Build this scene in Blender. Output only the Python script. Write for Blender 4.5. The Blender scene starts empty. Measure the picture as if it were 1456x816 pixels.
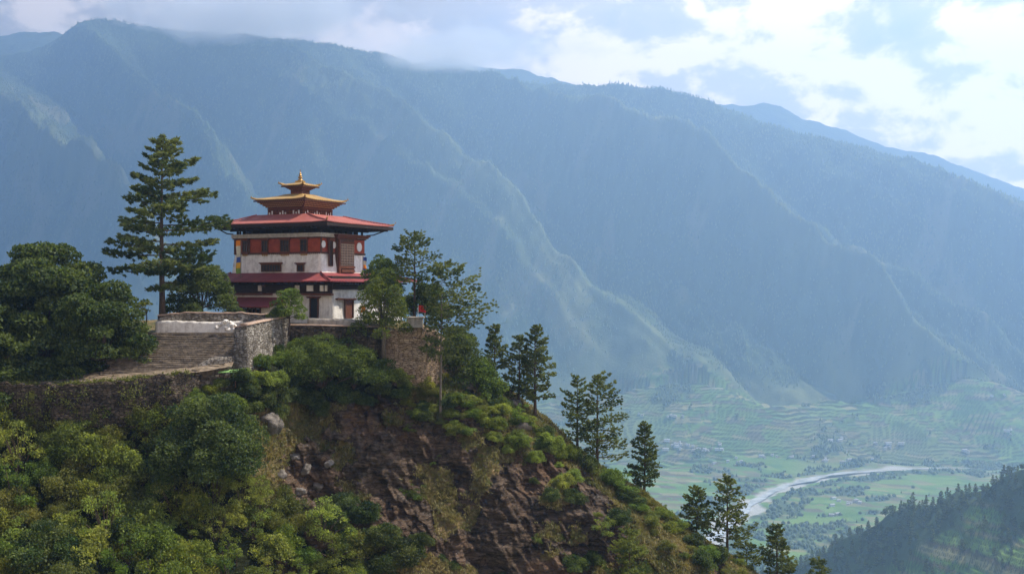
import bpy, math, random
import numpy as np
from mathutils import Vector, Matrix

C = bpy.context.scene.collection
SC = bpy.context.scene
R = math.radians
# ------------------------------------------------------------------ camera, sky, sun, exposure
F = 1618.0                       # focal length in photograph pixels (40 mm on 36 mm, 1456 px wide)
CAM_POS = (0.0, 0.0, 0.0)
cam_d = bpy.data.cameras.new('camera'); cam = bpy.data.objects.new('camera', cam_d); C.objects.link(cam)
cam_d.lens = 40.0; cam_d.sensor_width = 36.0; cam_d.clip_start = 1.0; cam_d.clip_end = 40000.0
cam.location = CAM_POS; cam.rotation_euler = (R(90), 0, 0)
SC.camera = cam

HAZE_D = 0.00020
SUN_EL, SUN_AZ = 56.0, 68.0      # azimuth clockwise from +Y: 68 = to the right and a little beyond the temple
sun_dir = Vector((math.sin(R(SUN_AZ))*math.cos(R(SUN_EL)), math.cos(R(SUN_AZ))*math.cos(R(SUN_EL)), math.sin(R(SUN_EL))))
sd = bpy.data.lights.new('sun', 'SUN'); sd.energy = 5.0; sd.angle = R(0.5); sd.color = (1.0, 0.92, 0.80)
sun = bpy.data.objects.new('sun', sd); C.objects.link(sun)
sun.rotation_euler = sun_dir.to_track_quat('Z', 'Y').to_euler(); sun.location = (200, 100, 400)

world = bpy.data.worlds.new('World'); SC.world = world; world.use_nodes = True
def build_world():
    nt = world.node_tree; N = nt.nodes; L = nt.links; N.clear()
    out = N.new('ShaderNodeOutputWorld'); bg = N.new('ShaderNodeBackground'); bg.inputs['Strength'].default_value = 0.12
    sky = N.new('ShaderNodeTexSky'); sky.sky_type = 'NISHITA'; sky.sun_disc = False
    sky.sun_elevation = R(SUN_EL); sky.sun_rotation = R(SUN_AZ); sky.air_density = 1.0; sky.dust_density = 1.5; sky.altitude = 2300
    tc = N.new('ShaderNodeTexCoord')
    def noise(scale, det, rough, dist, zs, off):
        m = N.new('ShaderNodeMapping'); m.inputs['Scale'].default_value = (1, 1, zs); m.inputs['Location'].default_value = off
        n = N.new('ShaderNodeTexNoise'); n.inputs['Scale'].default_value = scale; n.inputs['Detail'].default_value = det
        n.inputs['Roughness'].default_value = rough; n.inputs['Distortion'].default_value = dist
        L.new(tc.outputs['Generated'], m.inputs['Vector']); L.new(m.outputs['Vector'], n.inputs['Vector']); return n.outputs['Fac']
    def ramp(src, a, b, ca=0.0, cb=1.0):
        r = N.new('ShaderNodeMapRange'); r.interpolation_type = 'SMOOTHSTEP'
        for k, v in zip(('From Min', 'From Max', 'To Min', 'To Max'), (a, b, ca, cb)): r.inputs[k].default_value = v
        L.new(src, r.inputs['Value']); return r.outputs['Result']
    def math_(op, a, b):
        m = N.new('ShaderNodeMath'); m.operation = op
        for i, v in enumerate((a, b)):
            if hasattr(v, 'is_linked'): L.new(v, m.inputs[i])
            else: m.inputs[i].default_value = v
        return m.outputs[0]
    def mix(f, a, b):
        m = N.new('ShaderNodeMix'); m.data_type = 'RGBA'
        L.new(f, m.inputs['Factor'])
        for i, v in ((6, a), (7, b)):
            if hasattr(v, 'is_linked'): L.new(v, m.inputs[i])
            else: m.inputs[i].default_value = v
        return m.outputs[2]
    sep = N.new('ShaderNodeSeparateXYZ'); L.new(tc.outputs['Generated'], sep.inputs[0])
    right = ramp(sep.outputs['X'], -0.18, 0.10)                       # bright cumulus towards the sun, grey bank to the left
    n1 = noise(9.0, 12, 0.56, 0.25, 1.9, (0.35, 0.1, 0.2))
    n2 = noise(9.0, 12, 0.56, 0.25, 1.9, (0.372, 0.1, 0.245))         # the same field a little nearer the sun: its difference lights the billows
    n3 = noise(3.2, 4, 0.5, 0.0, 2.5, (1.7, 0.3, 0.9))
    cover = ramp(math_('ADD', math_('MULTIPLY', n1, 0.75), math_('MULTIPLY', n3, 0.45)), 0.40, 0.60)
    n4 = noise(26.0, 8, 0.6, 0.4, 1.5, (0.9, 2.1, 0.4))
    body = math_('ADD', math_('MULTIPLY', n1, 0.9), math_('MULTIPLY', n4, 0.60))
    n5 = noise(26.0, 8, 0.6, 0.4, 1.5, (0.912, 2.1, 0.424))
    relief = math_('ADD', math_('SUBTRACT', n1, n2), math_('MULTIPLY', math_('SUBTRACT', n4, n5), 0.55))
    lit = ramp(math_('ADD', relief, math_('MULTIPLY', math_('SUBTRACT', body, 0.745), 0.42)), -0.11, 0.12)
    low = ramp(sep.outputs['Z'], 0.02, 0.16)
    cloud_l = mix(lit, (4.2, 3.6, 3.4, 1), (8.8, 7.2, 6.2, 1))
    cloud_r = mix(lit, (6.4, 5.4, 4.8, 1), (13.6, 10.6, 8.0, 1))
    cloud = mix(right, cloud_l, cloud_r)
    hazec = mix(right, (4.4, 3.9, 4.0, 1), (5.4, 4.8, 4.8, 1))
    base = mix(low, hazec, mix(right, (4.4, 3.9, 4.0, 1), (4.4, 4.2, 4.6, 1)))
    view = ramp(sep.outputs['Z'], 0.25, 0.45)                        # broken cloud low down, clear Nishita sky overhead
    lowsky = mix(cover, base, cloud)
    skyc = mix(view, lowsky, sky.outputs['Color'])
    below = ramp(sep.outputs['Z'], -0.08, 0.0)
    skyc = mix(below, (0.9, 1.1, 1.2, 1), skyc)
    L.new(skyc, bg.inputs['Color']); L.new(bg.outputs[0], out.inputs[0])
build_world()
SC.view_settings.view_transform = 'Standard'; SC.view_settings.look = 'None'
SC.view_settings.exposure = 0.74; SC.view_settings.gamma = 1.0; SC.view_settings.use_curve_mapping = False
SC.render.engine = 'CYCLES'
cy = SC.cycles
cy.use_denoising = True
try: cy.denoiser = 'OPENIMAGEDENOISE'
except Exception: pass
cy.max_bounces = 5; cy.diffuse_bounces = 3; cy.glossy_bounces = 2; cy.transmission_bounces = 3; cy.volume_bounces = 3
cy.transparent_max_bounces = 8; cy.caustics_reflective = False; cy.caustics_refractive = False
cy.use_adaptive_sampling = True; cy.adaptive_threshold = 0.015

# ------------------------------------------------------------------ noise and mesh helpers
_rs = np.random.RandomState(11)
_perm = np.concatenate([_rs.permutation(256)]*3)
_g = _rs.normal(size=(256, 3)); _g /= np.linalg.norm(_g, axis=1)[:, None]
def pn(x, y, z=0.0):
    x, y, z = np.broadcast_arrays(np.asarray(x, float), np.asarray(y, float), np.asarray(z, float))
    xi, yi, zi = np.floor(x).astype(int), np.floor(y).astype(int), np.floor(z).astype(int)
    xf, yf, zf = x-xi, y-yi, z-zi
    fade = lambda t: t*t*t*(t*(t*6-15)+10)
    u, v, w = fade(xf), fade(yf), fade(zf); out = 0
    for dx in (0, 1):
        for dy in (0, 1):
            for dz in (0, 1):
                h = _perm[_perm[_perm[(xi+dx) & 255]+((yi+dy) & 255)]+((zi+dz) & 255)]
                gr = _g[h]
                d = gr[..., 0]*(xf-dx)+gr[..., 1]*(yf-dy)+gr[..., 2]*(zf-dz)
                out = out + d*(u if dx else 1-u)*(v if dy else 1-v)*(w if dz else 1-w)
    return out*1.5
def fbm(x, y, z=0.0, o=5, lac=2.03, gain=0.5):
    s = 0; a = 1.0; f = 1.0
    for i in range(o):
        s = s+a*pn(np.asarray(x)*f+i*17.3, np.asarray(y)*f-i*9.1, np.asarray(z)*f+i*3.7); a *= gain; f *= lac
    return s
def ridged(x, y, z=0.0, o=4, gain=0.5):
    s = 0; a = 1.0; f = 1.0
    for i in range(o):
        s = s+a*(1-2*np.abs(pn(np.asarray(x)*f+i*7.7, np.asarray(y)*f+i*5.1, np.asarray(z)*f))); a *= gain; f *= 2.1
    return s
def smooth(a, b, x):
    t = np.clip((np.asarray(x, float)-a)/(b-a), 0, 1); return t*t*(3-2*t)
def S(px, py, Y):
    """the point seen at photograph pixel (px, py) at depth Y"""
    return Vector(((px-728)/F*Y, Y, (408-py)/F*Y))

def tag(o, label=None, cat=None, group=None, kind=None):
    if label: o['label'] = label
    if cat: o['category'] = cat
    if group: o['group'] = group
    if kind: o['kind'] = kind
    return o
def empty(name, loc=(0, 0, 0), rz=0.0, label=None, cat=None, group=None):
    o = bpy.data.objects.new(name, None); C.objects.link(o); o.location = loc; o.rotation_euler = (0, 0, rz)
    o.empty_display_size = 0.5
    return tag(o, label, cat, group)
def np_mesh(name, verts, faces, mats, parent=None, mat_idx=None, attrs=None, smooth_=False, uvcol=None):
    """verts (n,3), faces (m,k) with one k, or a list of such arrays"""
    fl = faces if isinstance(faces, list) else [faces]
    fl = [np.asarray(f, np.int32) for f in fl if len(f)]
    me = bpy.data.meshes.new(name)
    verts = np.asarray(verts, np.float32)
    me.vertices.add(len(verts)); me.vertices.foreach_set('co', verts.ravel())
    tot = np.concatenate([np.full(len(f), f.shape[1], np.int32) for f in fl]); loops = np.concatenate([f.ravel() for f in fl])
    me.loops.add(len(loops)); me.loops.foreach_set('vertex_index', loops)
    me.polygons.add(len(tot)); st = np.concatenate([[0], np.cumsum(tot)[:-1]]).astype(np.int32)
    me.polygons.foreach_set('loop_start', st); me.polygons.foreach_set('loop_total', tot)
    if mat_idx is not None: me.polygons.foreach_set('material_index', np.asarray(mat_idx, np.int32))
    me.update(calc_edges=True)
    if smooth_: me.polygons.foreach_set('use_smooth', np.ones(len(tot), bool))
    for m in (mats if isinstance(mats, (list, tuple)) else [mats]): me.materials.append(m)
    for k, (dom, typ, arr) in (attrs or {}).items():
        a = me.attributes.new(k, typ, dom)
        a.data.foreach_set('color' if typ == 'FLOAT_COLOR' else 'value', np.asarray(arr, np.float32).ravel())
    o = bpy.data.objects.new(name, me); C.objects.link(o)
    if parent: o.parent = parent
    return o
def grid_faces(nu, nv):
    i = np.arange(nu*nv).reshape(nu, nv)
    return np.stack([i[:-1, :-1], i[1:, :-1], i[1:, 1:], i[:-1, 1:]], -1).reshape(-1, 4)

class MB:
    """collects shapes that become ONE mesh"""
    def __init__(s): s.v = []; s.f = []
    def add(s, vs, fs):
        b = len(s.v); s.v += [tuple(v) for v in vs]; s.f += [tuple(b+i for i in f) for f in fs]; return s
    def box(s, x0, x1, y0, y1, z0, z1):
        return s.hexa([(x0, y0, z0), (x1, y0, z0), (x1, y1, z0), (x0, y1, z0)], [(x0, y0, z1), (x1, y0, z1), (x1, y1, z1), (x0, y1, z1)])
    def hexa(s, b, t):
        return s.add(list(b)+list(t), [(3, 2, 1, 0), (4, 5, 6, 7), (0, 1, 5, 4), (1, 2, 6, 5), (2, 3, 7, 6), (3, 0, 4, 7)])
    def tube(s, pts, rad, n=6, cap=True):
        pts = [Vector(p) for p in pts]; rad = rad if isinstance(rad, (list, tuple)) else [rad]*len(pts); vs = []
        for i, p in enumerate(pts):
            d = (pts[min(i+1, len(pts)-1)]-pts[max(i-1, 0)]).normalized()
            a = d.cross(Vector((0.3, 1, 0.1)) if abs(d.z) > 0.8 else Vector((0, 0, 1))).normalized(); b = d.cross(a)
            for k in range(n):
                an = 2*math.pi*k/n; vs.append(p+(a*math.cos(an)+b*math.sin(an))*rad[i])
        fs = [(i*n+k, i*n+(k+1) % n, (i+1)*n+(k+1) % n, (i+1)*n+k) for i in range(len(pts)-1) for k in range(n)]
        if cap: fs += [tuple(range(n))[::-1], tuple((len(pts)-1)*n+k for k in range(n))]
        return s.add(vs, fs)
    def lathe(s, cx, cy, prof, n=12):
        vs = [(cx+r*math.cos(2*math.pi*k/n), cy+r*math.sin(2*math.pi*k/n), z) for r, z in prof for k in range(n)]
        fs = [(i*n+k, i*n+(k+1) % n, (i+1)*n+(k+1) % n, (i+1)*n+k) for i in range(len(prof)-1) for k in range(n)]
        fs += [tuple(range(n))[::-1], tuple((len(prof)-1)*n+k for k in range(n))]
        return s.add(vs, fs)
    def build(s, name, mat, parent=None, bevel=0.0, smooth_=False):
        me = bpy.data.meshes.new(name); me.from_pydata(s.v, [], s.f); me.update()
        for m in (mat if isinstance(mat, (list, tuple)) else [mat]): me.materials.append(m)
        if smooth_: me.polygons.foreach_set('use_smooth', [True]*len(me.polygons))
        o = bpy.data.objects.new(name, me); C.objects.link(o)
        if parent: o.parent = parent
        if bevel:
            b = o.modifiers.new('bevel', 'BEVEL'); b.width = bevel; b.segments = 1; b.limit_method = 'ANGLE'
        return o

# ------------------------------------------------------------------ materials
class NT:
    def __init__(s, name, rough=0.9, spec=0.2):
        s.m = bpy.data.materials.new(name); s.m.use_nodes = True; s.t = s.m.node_tree; s.N = s.t.nodes; s.L = s.t.links
        s.b = s.N['Principled BSDF']; s.b.inputs['Roughness'].default_value = rough; s.b.inputs['Specular IOR Level'].default_value = spec
        s.out = s.N['Material Output']
        s.tc = s.N.new('ShaderNodeTexCoord'); s.geo = s.N.new('ShaderNodeNewGeometry')
    def setv(s, inp, v):
        if hasattr(v, 'is_linked'): s.L.new(v, inp)
        else: inp.default_value = v
    def map(s, src=None, scale=(1, 1, 1), rot=(0, 0, 0), loc=(0, 0, 0)):
        m = s.N.new('ShaderNodeMapping'); s.L.new(src or s.tc.outputs['Object'], m.inputs['Vector'])
        m.inputs['Scale'].default_value = scale; m.inputs['Rotation'].default_value = rot; m.inputs['Location'].default_value = loc
        return m.outputs['Vector']
    def noise(s, scale, det=6, rough=0.6, vec=None, dist=0.0):
        n = s.N.new('ShaderNodeTexNoise'); n.inputs['Scale'].default_value = scale; n.inputs['Detail'].default_value = det
        n.inputs['Roughness'].default_value = rough; n.inputs['Distortion'].default_value = dist
        s.L.new(vec or s.tc.outputs['Object'], n.inputs['Vector']); return n.outputs['Fac']
    def voro(s, scale, vec=None, feature='F1', out='Distance', rnd=1.0):
        n = s.N.new('ShaderNodeTexVoronoi'); n.feature = feature; n.inputs['Scale'].default_value = scale; n.inputs['Randomness'].default_value = rnd
        s.L.new(vec or s.tc.outputs['Object'], n.inputs['Vector']); return n.outputs[out]
    def rng(s, v, a, b, c=0.0, d=1.0):
        r = s.N.new('ShaderNodeMapRange'); s.L.new(v, r.inputs['Value'])
        for k, x in zip(('From Min', 'From Max', 'To Min', 'To Max'), (a, b, c, d)): r.inputs[k].default_value = x
        return r.outputs['Result']
    def mix(s, f, a, b, mode='MIX'):
        m = s.N.new('ShaderNodeMix'); m.data_type = 'RGBA'; m.blend_type = mode
        s.setv(m.inputs['Factor'], f)
        for i, v in ((6, a), (7, b)):
            if isinstance(v, tuple) and len(v) == 3: v = v+(1,)
            s.setv(m.inputs[i], v)
        return m.outputs[2]
    def math(s, op, a, b=0.0):
        m = s.N.new('ShaderNodeMath'); m.operation = op; s.setv(m.inputs[0], a); s.setv(m.inputs[1], b); return m.outputs[0]
    def attr(s, name, out='Fac'):
        a = s.N.new('ShaderNodeAttribute'); a.attribute_name = name; return a.outputs[out]
    def col(s, c): s.setv(s.b.inputs['Base Color'], c if not (isinstance(c, tuple) and len(c) == 3) else c+(1,)); return s
    def bump(s, h, strength=0.5, dist=0.05):
        b = s.N.new('ShaderNodeBump'); b.inputs['Strength'].default_value = strength; b.inputs['Distance'].default_value = dist
        s.L.new(h, b.inputs['Height']); s.L.new(b.outputs[0], s.b.inputs['Normal']); return s

M = {}
def whitewash(name, base=(0.62, 0.59, 0.54), dirt=(0.22, 0.18, 0.14), amt=0.62):
    t = NT(name, 0.95, 0.1)
    drip = t.noise(1.0, 6, 0.65, t.map(scale=(2.6, 2.6, 0.35)))
    blot = t.noise(1.3, 8, 0.7); fine = t.noise(9, 4, 0.7)
    f = t.math('ADD', t.math('MULTIPLY', drip, 0.42), t.math('MULTIPLY', blot, 0.68))
    c = t.mix(t.rng(f, 0.50, 0.78, 0, amt), base, dirt)
    c = t.mix(t.rng(fine, 0.52, 0.72, 0, 0.35), c, tuple(x*0.55 for x in base))
    t.col(c).bump(t.math('ADD', t.noise(5, 6, 0.7), t.math('MULTIPLY', fine, 0.5)), 0.7, 0.10); return t.m
M['white'] = whitewash('whitewash', (0.84, 0.79, 0.71), (0.30, 0.23, 0.17), 0.85)
M['white_old'] = whitewash('weathered_whitewash', (0.40, 0.36, 0.31), (0.07, 0.058, 0.045), 1.0)
def plain(name, c1, c2, scale=4, rough=0.8, spec=0.2, bump=0.3, bd=0.03):
    t = NT(name, rough, spec); t.col(t.mix(t.rng(t.noise(scale, 6, 0.65), 0.3, 0.7), c1, c2))
    if bump: t.bump(t.noise(scale*3, 4, 0.6), bump, bd)
    return t.m
M['ochre'] = plain('red_ochre_wall', (0.20, 0.036, 0.018), (0.40, 0.080, 0.034), 1.6)
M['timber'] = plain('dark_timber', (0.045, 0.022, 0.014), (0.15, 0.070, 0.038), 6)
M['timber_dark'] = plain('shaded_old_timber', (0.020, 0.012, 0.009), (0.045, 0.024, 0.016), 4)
M['timber_red'] = plain('painted_red_timber', (0.085, 0.026, 0.014), (0.19, 0.065, 0.028), 6)
M['paint_gold'] = plain('ochre_painted_carving', (0.36, 0.19, 0.06), (0.50, 0.32, 0.14), 6)
M['lattice'] = plain('weathered_lattice_wood', (0.34, 0.22, 0.14), (0.52, 0.38, 0.27), 6)

t = NT('carved_painted_timber', 0.75)
v = t.voro(5.5, t.map(scale=(1, 1, 1.4))); bands = t.math('FRACT', t.math('MULTIPLY', N_z := t.N.new('ShaderNodeSeparateXYZ').outputs['Z'], 2.4))
t.L.new(t.tc.outputs['Object'], N_z.node.inputs[0])
c = t.mix(t.rng(v, 0.18, 0.32), (0.42, 0.22, 0.06), (0.13, 0.035, 0.018))
c = t.mix(t.rng(bands, 0.42, 0.5, 0, 0.75), c, (0.06, 0.025, 0.015))
t.col(c).bump(v, 0.6, 0.06); M['carved'] = t.m
M['glass'] = plain('dark_window_opening', (0.006, 0.006, 0.007), (0.015, 0.014, 0.014), 3, 0.4, 0.4, 0)
M['gold'] = None
t = NT('weathered_gilding', 0.42, 0.5); t.b.inputs['Metallic'].default_value = 0.65
t.col(t.mix(t.rng(t.noise(3, 6, 0.7), 0.35, 0.7), (0.48, 0.28, 0.07), (0.26, 0.15, 0.05))).bump(t.noise(14, 3), 0.3, 0.02); M['gold'] = t.m
def roofmat(name, c1, c2, c3, stripe=3.2, bumpy=0.9):
    t = NT(name, 0.62, 0.3)
    sep = t.N.new('ShaderNodeSeparateXYZ'); t.L.new(t.tc.outputs['Object'], sep.inputs[0])
    # the seams follow the fall of the roof: ribs by x where the slope faces front/back, by y on the sides
    nrm = t.N.new('ShaderNodeSeparateXYZ'); t.L.new(t.tc.outputs['Normal'], nrm.inputs[0])
    side = t.math('GREATER_THAN', t.math('ABSOLUTE', nrm.outputs['X']), t.math('ABSOLUTE', nrm.outputs['Y']))
    u = t.math('ADD', t.math('MULTIPLY', sep.outputs['X'], t.math('SUBTRACT', 1.0, side)), t.math('MULTIPLY', sep.outputs['Y'], side))
    saw = t.math('FRACT', t.math('MULTIPLY', u, stripe))
    sheet = t.N.new('ShaderNodeTexWhiteNoise'); sheet.noise_dimensions = '1D'; t.L.new(t.math('FLOOR', t.math('MULTIPLY', u, stripe/3)), sheet.inputs['W'])
    c = t.mix(t.rng(sheet.outputs['Value'], 0, 1, 0, 0.6), c1, c2)
    c = t.mix(t.rng(t.noise(1.6, 8, 0.7), 0.5, 0.75, 0, 0.8), c, c3)
    c = t.mix(t.rng(saw, 0.86, 0.97, 0, 0.45), c, tuple(x*0.45 for x in c1))
    t.col(c).bump(t.math('SINE', t.math('MULTIPLY', u, stripe*6.2832)), bumpy, 0.03); return t.m
M['roof_top'] = roofmat('faded_red_sheet_roofing', (0.34, 0.085, 0.06), (0.46, 0.14, 0.095), (0.20, 0.055, 0.04))
M['roof_low'] = roofmat('deep_red_sheet_roofing', (0.22, 0.035, 0.035), (0.36, 0.075, 0.065), (0.085, 0.022, 0.022))
M['roof_gold'] = roofmat('gilded_sheet_roofing', (0.36, 0.20, 0.05), (0.46, 0.30, 0.10), (0.17, 0.11, 0.06), 2.6)
def masonry(name, c1, c2, mortar, sc=1.9, hz=2.6, dirt=(0.03, 0.026, 0.02), damt=0.6):
    t = NT(name, 0.95, 0.1)
    mv = t.map(scale=(1, 1, hz)); warp = t.N.new('ShaderNodeVectorMath'); warp.operation = 'ADD'
    nz = t.N.new('ShaderNodeTexNoise'); nz.inputs['Scale'].default_value = 1.4; t.L.new(mv, nz.inputs['Vector'])
    sc_ = t.N.new('ShaderNodeVectorMath'); sc_.operation = 'SCALE'; sc_.inputs['Scale'].default_value = 0.35
    t.L.new(nz.outputs['Color'], sc_.inputs[0]); t.L.new(mv, warp.inputs[0]); t.L.new(sc_.outputs[0], warp.inputs[1])
    w = warp.outputs[0]
    edge = t.voro(sc, w, 'DISTANCE_TO_EDGE', 'Distance', 0.75); cell = t.voro(sc, w, 'F1', 'Color', 0.75)
    sp = t.N.new('ShaderNodeSeparateColor'); t.L.new(cell, sp.inputs[0])
    c = t.mix(sp.outputs[0], c1, c2); c = t.mix(t.rng(edge, 0.0, 0.075, 1, 0), c, mortar)
    c = t.mix(t.rng(t.noise(0.6, 8, 0.7), 0.45, 0.68, 0, damt), c, dirt)
    h = t.math('ADD', t.rng(edge, 0, 0.12), t.math('MULTIPLY', t.noise(8, 5), 0.5))
    t.col(c).bump(h, 1.0, 0.14); return t.m
M['stone_dark'] = masonry('dark_rubble_masonry', (0.055, 0.042, 0.032), (0.17, 0.13, 0.095), (0.022, 0.018, 0.014), 2.5, 2.0, (0.014, 0.012, 0.010), 0.95)
M['stone_warm'] = masonry('warm_rubble_masonry', (0.34, 0.24, 0.16), (0.52, 0.39, 0.27), (0.12, 0.08, 0.05), 2.0, 2.6, (0.12, 0.07, 0.04), 0.45)
M['steps'] = plain('worn_stone_steps', (0.045, 0.035, 0.027), (0.21, 0.165, 0.12), 1.3, 0.95, 0.1, 1.0, 0.12)
M['white_stone'] = masonry('whitewashed_rubble', (0.17, 0.14, 0.11), (0.46, 0.42, 0.37), (0.10, 0.08, 0.06), 2.4, 2.2, (0.07, 0.055, 0.04), 0.9)
M['coping'] = plain('coping_slabs', (0.30, 0.19, 0.14), (0.48, 0.36, 0.27), 2.0, 0.9, 0.1, 0.6, 0.08)
M['rock_grey'] = plain('grey_rock', (0.07, 0.06, 0.052), (0.24, 0.21, 0.18), 1.5, 0.95, 0.1, 1.0, 0.15)
M['bark'] = plain('pine_bark', (0.05, 0.035, 0.026), (0.13, 0.095, 0.07), 6, 0.95, 0.1, 0.8, 0.05)
M['bark_pale'] = plain('pale_bark', (0.09, 0.072, 0.056), (0.21, 0.175, 0.14), 6, 0.95, 0.1, 0.8, 0.05)

def leafmat(name, dark, light, trans=0.35, third=None):
    t = NT(name, 0.6, 0.25)
    a = t.attr('tint')
    c = t.mix(a, dark, light)
    if third: c = t.mix(t.rng(t.noise(0.5, 3, 0.5), 0.5, 0.66), c, third)
    oi = t.N.new('ShaderNodeObjectInfo'); c = t.mix(1.0, c, oi.outputs['Color'], 'MULTIPLY')
    t.col(c)
    tr = t.N.new('ShaderNodeBsdfTranslucent'); t.L.new(t.mix(1.0, c, (1.5, 1.5, 0.75), 'MULTIPLY'), tr.inputs['Color'])
    ms = t.N.new('ShaderNodeMixShader'); ms.inputs[0].default_value = trans
    t.L.new(t.b.outputs[0], ms.inputs[1]); t.L.new(tr.outputs[0], ms.inputs[2]); t.L.new(ms.outputs[0], t.out.inputs[0])
    return t.m
M['needle'] = leafmat('pine_needles', (0.036, 0.060, 0.018), (0.18, 0.20, 0.055), 0.4)
M['leaf_dark'] = leafmat('dark_broad_leaves', (0.022, 0.044, 0.014), (0.14, 0.175, 0.048), 0.42)
M['leaf_green'] = leafmat('green_shrub_leaves', (0.040, 0.070, 0.016), (0.20, 0.26, 0.050), 0.48)
M['leaf_olive'] = leafmat('olive_shrub_leaves', (0.055, 0.068, 0.017), (0.20, 0.205, 0.050), 0.45)
M['leaf_scrub'] = leafmat('pale_scrub_leaves', (0.085, 0.115, 0.026), (0.32, 0.36, 0.080), 0.48)
M['leaf_bright'] = leafmat('yellow_green_leaves', (0.070, 0.100, 0.015), (0.24, 0.25, 0.04), 0.4)

# ------------------------------------------------------------------ the valley and the mountain: one sheet
SIL = np.array([(-500, 120), (-200, 95), (0, 78), (60, 66), (90, 50), (112, 32), (135, 26), (165, 30), (230, 42), (330, 52), (430, 56), (500, 68), (560, 82),
                (620, 100), (700, 113), (800, 119), (880, 120), (940, 124), (1000, 140), (1060, 164), (1120, 186), (1200, 207), (1300, 235), (1380, 257),
                (1456, 286), (1600, 330), (1900, 370)], float)
DR = np.array([(-500, 6200), (0, 5900), (400, 5700), (800, 5300), (1100, 4800), (1456, 4350), (1900, 4100)], float)
def spur(s):
    # crests (+1) and gullies (-1) across the face, by where they leave the summit ridge
    k = np.array([(-4200, 0.6), (-3700, -0.8), (-3250, 0.8), (-2850, -0.7), (-2500, 1.0), (-2080, -0.9), (-1800, 0.35), (-1560, -0.8), (-1000, 1.05), (-760, -0.9),
                  (-560, -0.2), (-470, -0.65), (-190, 1.15), (60, -0.95), (230, -0.1), (330, -0.6), (720, 0.85), (930, -0.7), (1280, 0.5), (1500, -0.7),
                  (1850, 0.7), (2150, -0.6), (2600, 0.6), (3200, -0.6)], float)
    return np.interp(s, k[:, 0], k[:, 1])
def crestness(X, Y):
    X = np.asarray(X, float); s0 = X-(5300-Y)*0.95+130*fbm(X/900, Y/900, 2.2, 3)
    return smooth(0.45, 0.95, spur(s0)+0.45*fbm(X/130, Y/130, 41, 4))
def terrain(X, Y, fine=True):
    X = np.asarray(X, float); Y = np.asarray(Y, float); Yc = np.maximum(Y, 300)
    px = 728+X/Yc*F
    yr = np.interp(px, DR[:, 0], DR[:, 1]); zr = (408-np.interp(px, SIL[:, 0], SIL[:, 1]))/F*yr
    y0, y1 = 3180+90*fbm(X/700, 3.1, 0, 3), 3640+110*fbm(X/520, 7.7, 0, 3)
    valley = -500+6*fbm(X/260, Y/260, 1.0, 3)
    foot = smooth(0, 1, (Y-y0)/(y1-y0)); zfoot = -345+25*fbm(X/600, 1.3, 0, 2)
    t = np.clip((Y-y1)/(yr-y1), 0, 2.2)
    s0 = X-(5300-Y)*0.95+130*fbm(X/900, Y/900, 2.2, 3)
    up = np.where(t < 1, t, 1-(t-1)*1.2)
    z = valley+(zfoot-valley)*foot
    m = np.where(t > 0, (zr-zfoot)*np.sign(up)*np.abs(up)**0.98, 0)
    env = np.clip(np.sin(np.pi*np.clip(t*0.97+0.03, 0, 1)), 0, 1)**0.75*(t > 0)
    w = 250*env*spur(s0)
    rib = 62*env*(ridged(s0/330, (Y+0.95*X)/1300, 0.5, 4, 0.45)-0.9)
    rib = rib+34*env*(ridged(X/190+3, Y/190, 5.5, 4)-0.9)
    z = z+m+w+rib+np.where(t > 0.85, 9*fbm(X/90, Y/90, 3, 4), 0)
    # spurs run out on to the terraced foot
    z = z+38*smooth(0, 1, (Y-y0+150)/300)*(1-smooth(0.0, 0.12, t))*(spur(s0)*0.8+0.6*fbm(X/240, Y/240, 8, 3))
    # the near wooded hill at the right
    hx = X; crest_y = 1230+np.clip(560-hx, -400, 600)*1.15
    crest_z = np.interp(hx, [150, 300, 400, 470, 560, 700, 1000], [-500, -405, -318, -252, -190, -110, 10])+14*fbm(X/70, 2.0, 0, 4)
    d = Y-crest_y
    hill = crest_z-np.where(d < 0, -d*0.36, d*0.62)-10*ridged(X/120, Y/120, 9, 3)+8
    # ground dropping away from our own ridge
    near = -75-0.34*np.maximum(Y-100, 0)+12*fbm(X/120, Y/120, 4, 3)
    near = near-0.25*np.maximum(X-50, 0)*smooth(300, 900, Y)
    z = np.maximum(z, np.maximum(near, -640))
    z = np.maximum(z, np.where(hill > -495, hill, -900))
    return z, t, foot, hill

RIV = np.array([(1640, 668), (1480, 667), (1400, 666), (1330, 665), (1270, 668), (1210, 671), (1165, 678), (1125, 688), (1098, 699), (1074, 712), (1058, 724), (1040, 742), (1005, 775), (960, 815)], float)
RY = 500*F/(RIV[:, 1]-408); RX = (RIV[:, 0]-728)/F*RY; RW = np.array([2, 2, 3, 12, 17, 14, 20, 19, 16, 15, 22, 19, 16, 14], float)
def river_dist(X, Y):
    best = np.full(np.shape(X), 1e9); wid = np.full(np.shape(X), 20.0)
    for i in range(len(RX)-1):
        dx, dy = RX[i+1]-RX[i], RY[i+1]-RY[i]; l2 = dx*dx+dy*dy
        tt = np.clip(((X-RX[i])*dx+(Y-RY[i])*dy)/l2, 0, 1)
        d = np.hypot(X-RX[i]-tt*dx, Y-RY[i]-tt*dy); w = RW[i]+(RW[i+1]-RW[i])*tt
        m = d < best; best = np.where(m, d, best); wid = np.where(m, w, wid)
    return best, wid

def hash2(a, b):
    h = np.sin(a*127.1+b*311.7)*43758.5453; return h-np.floor(h)

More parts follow.
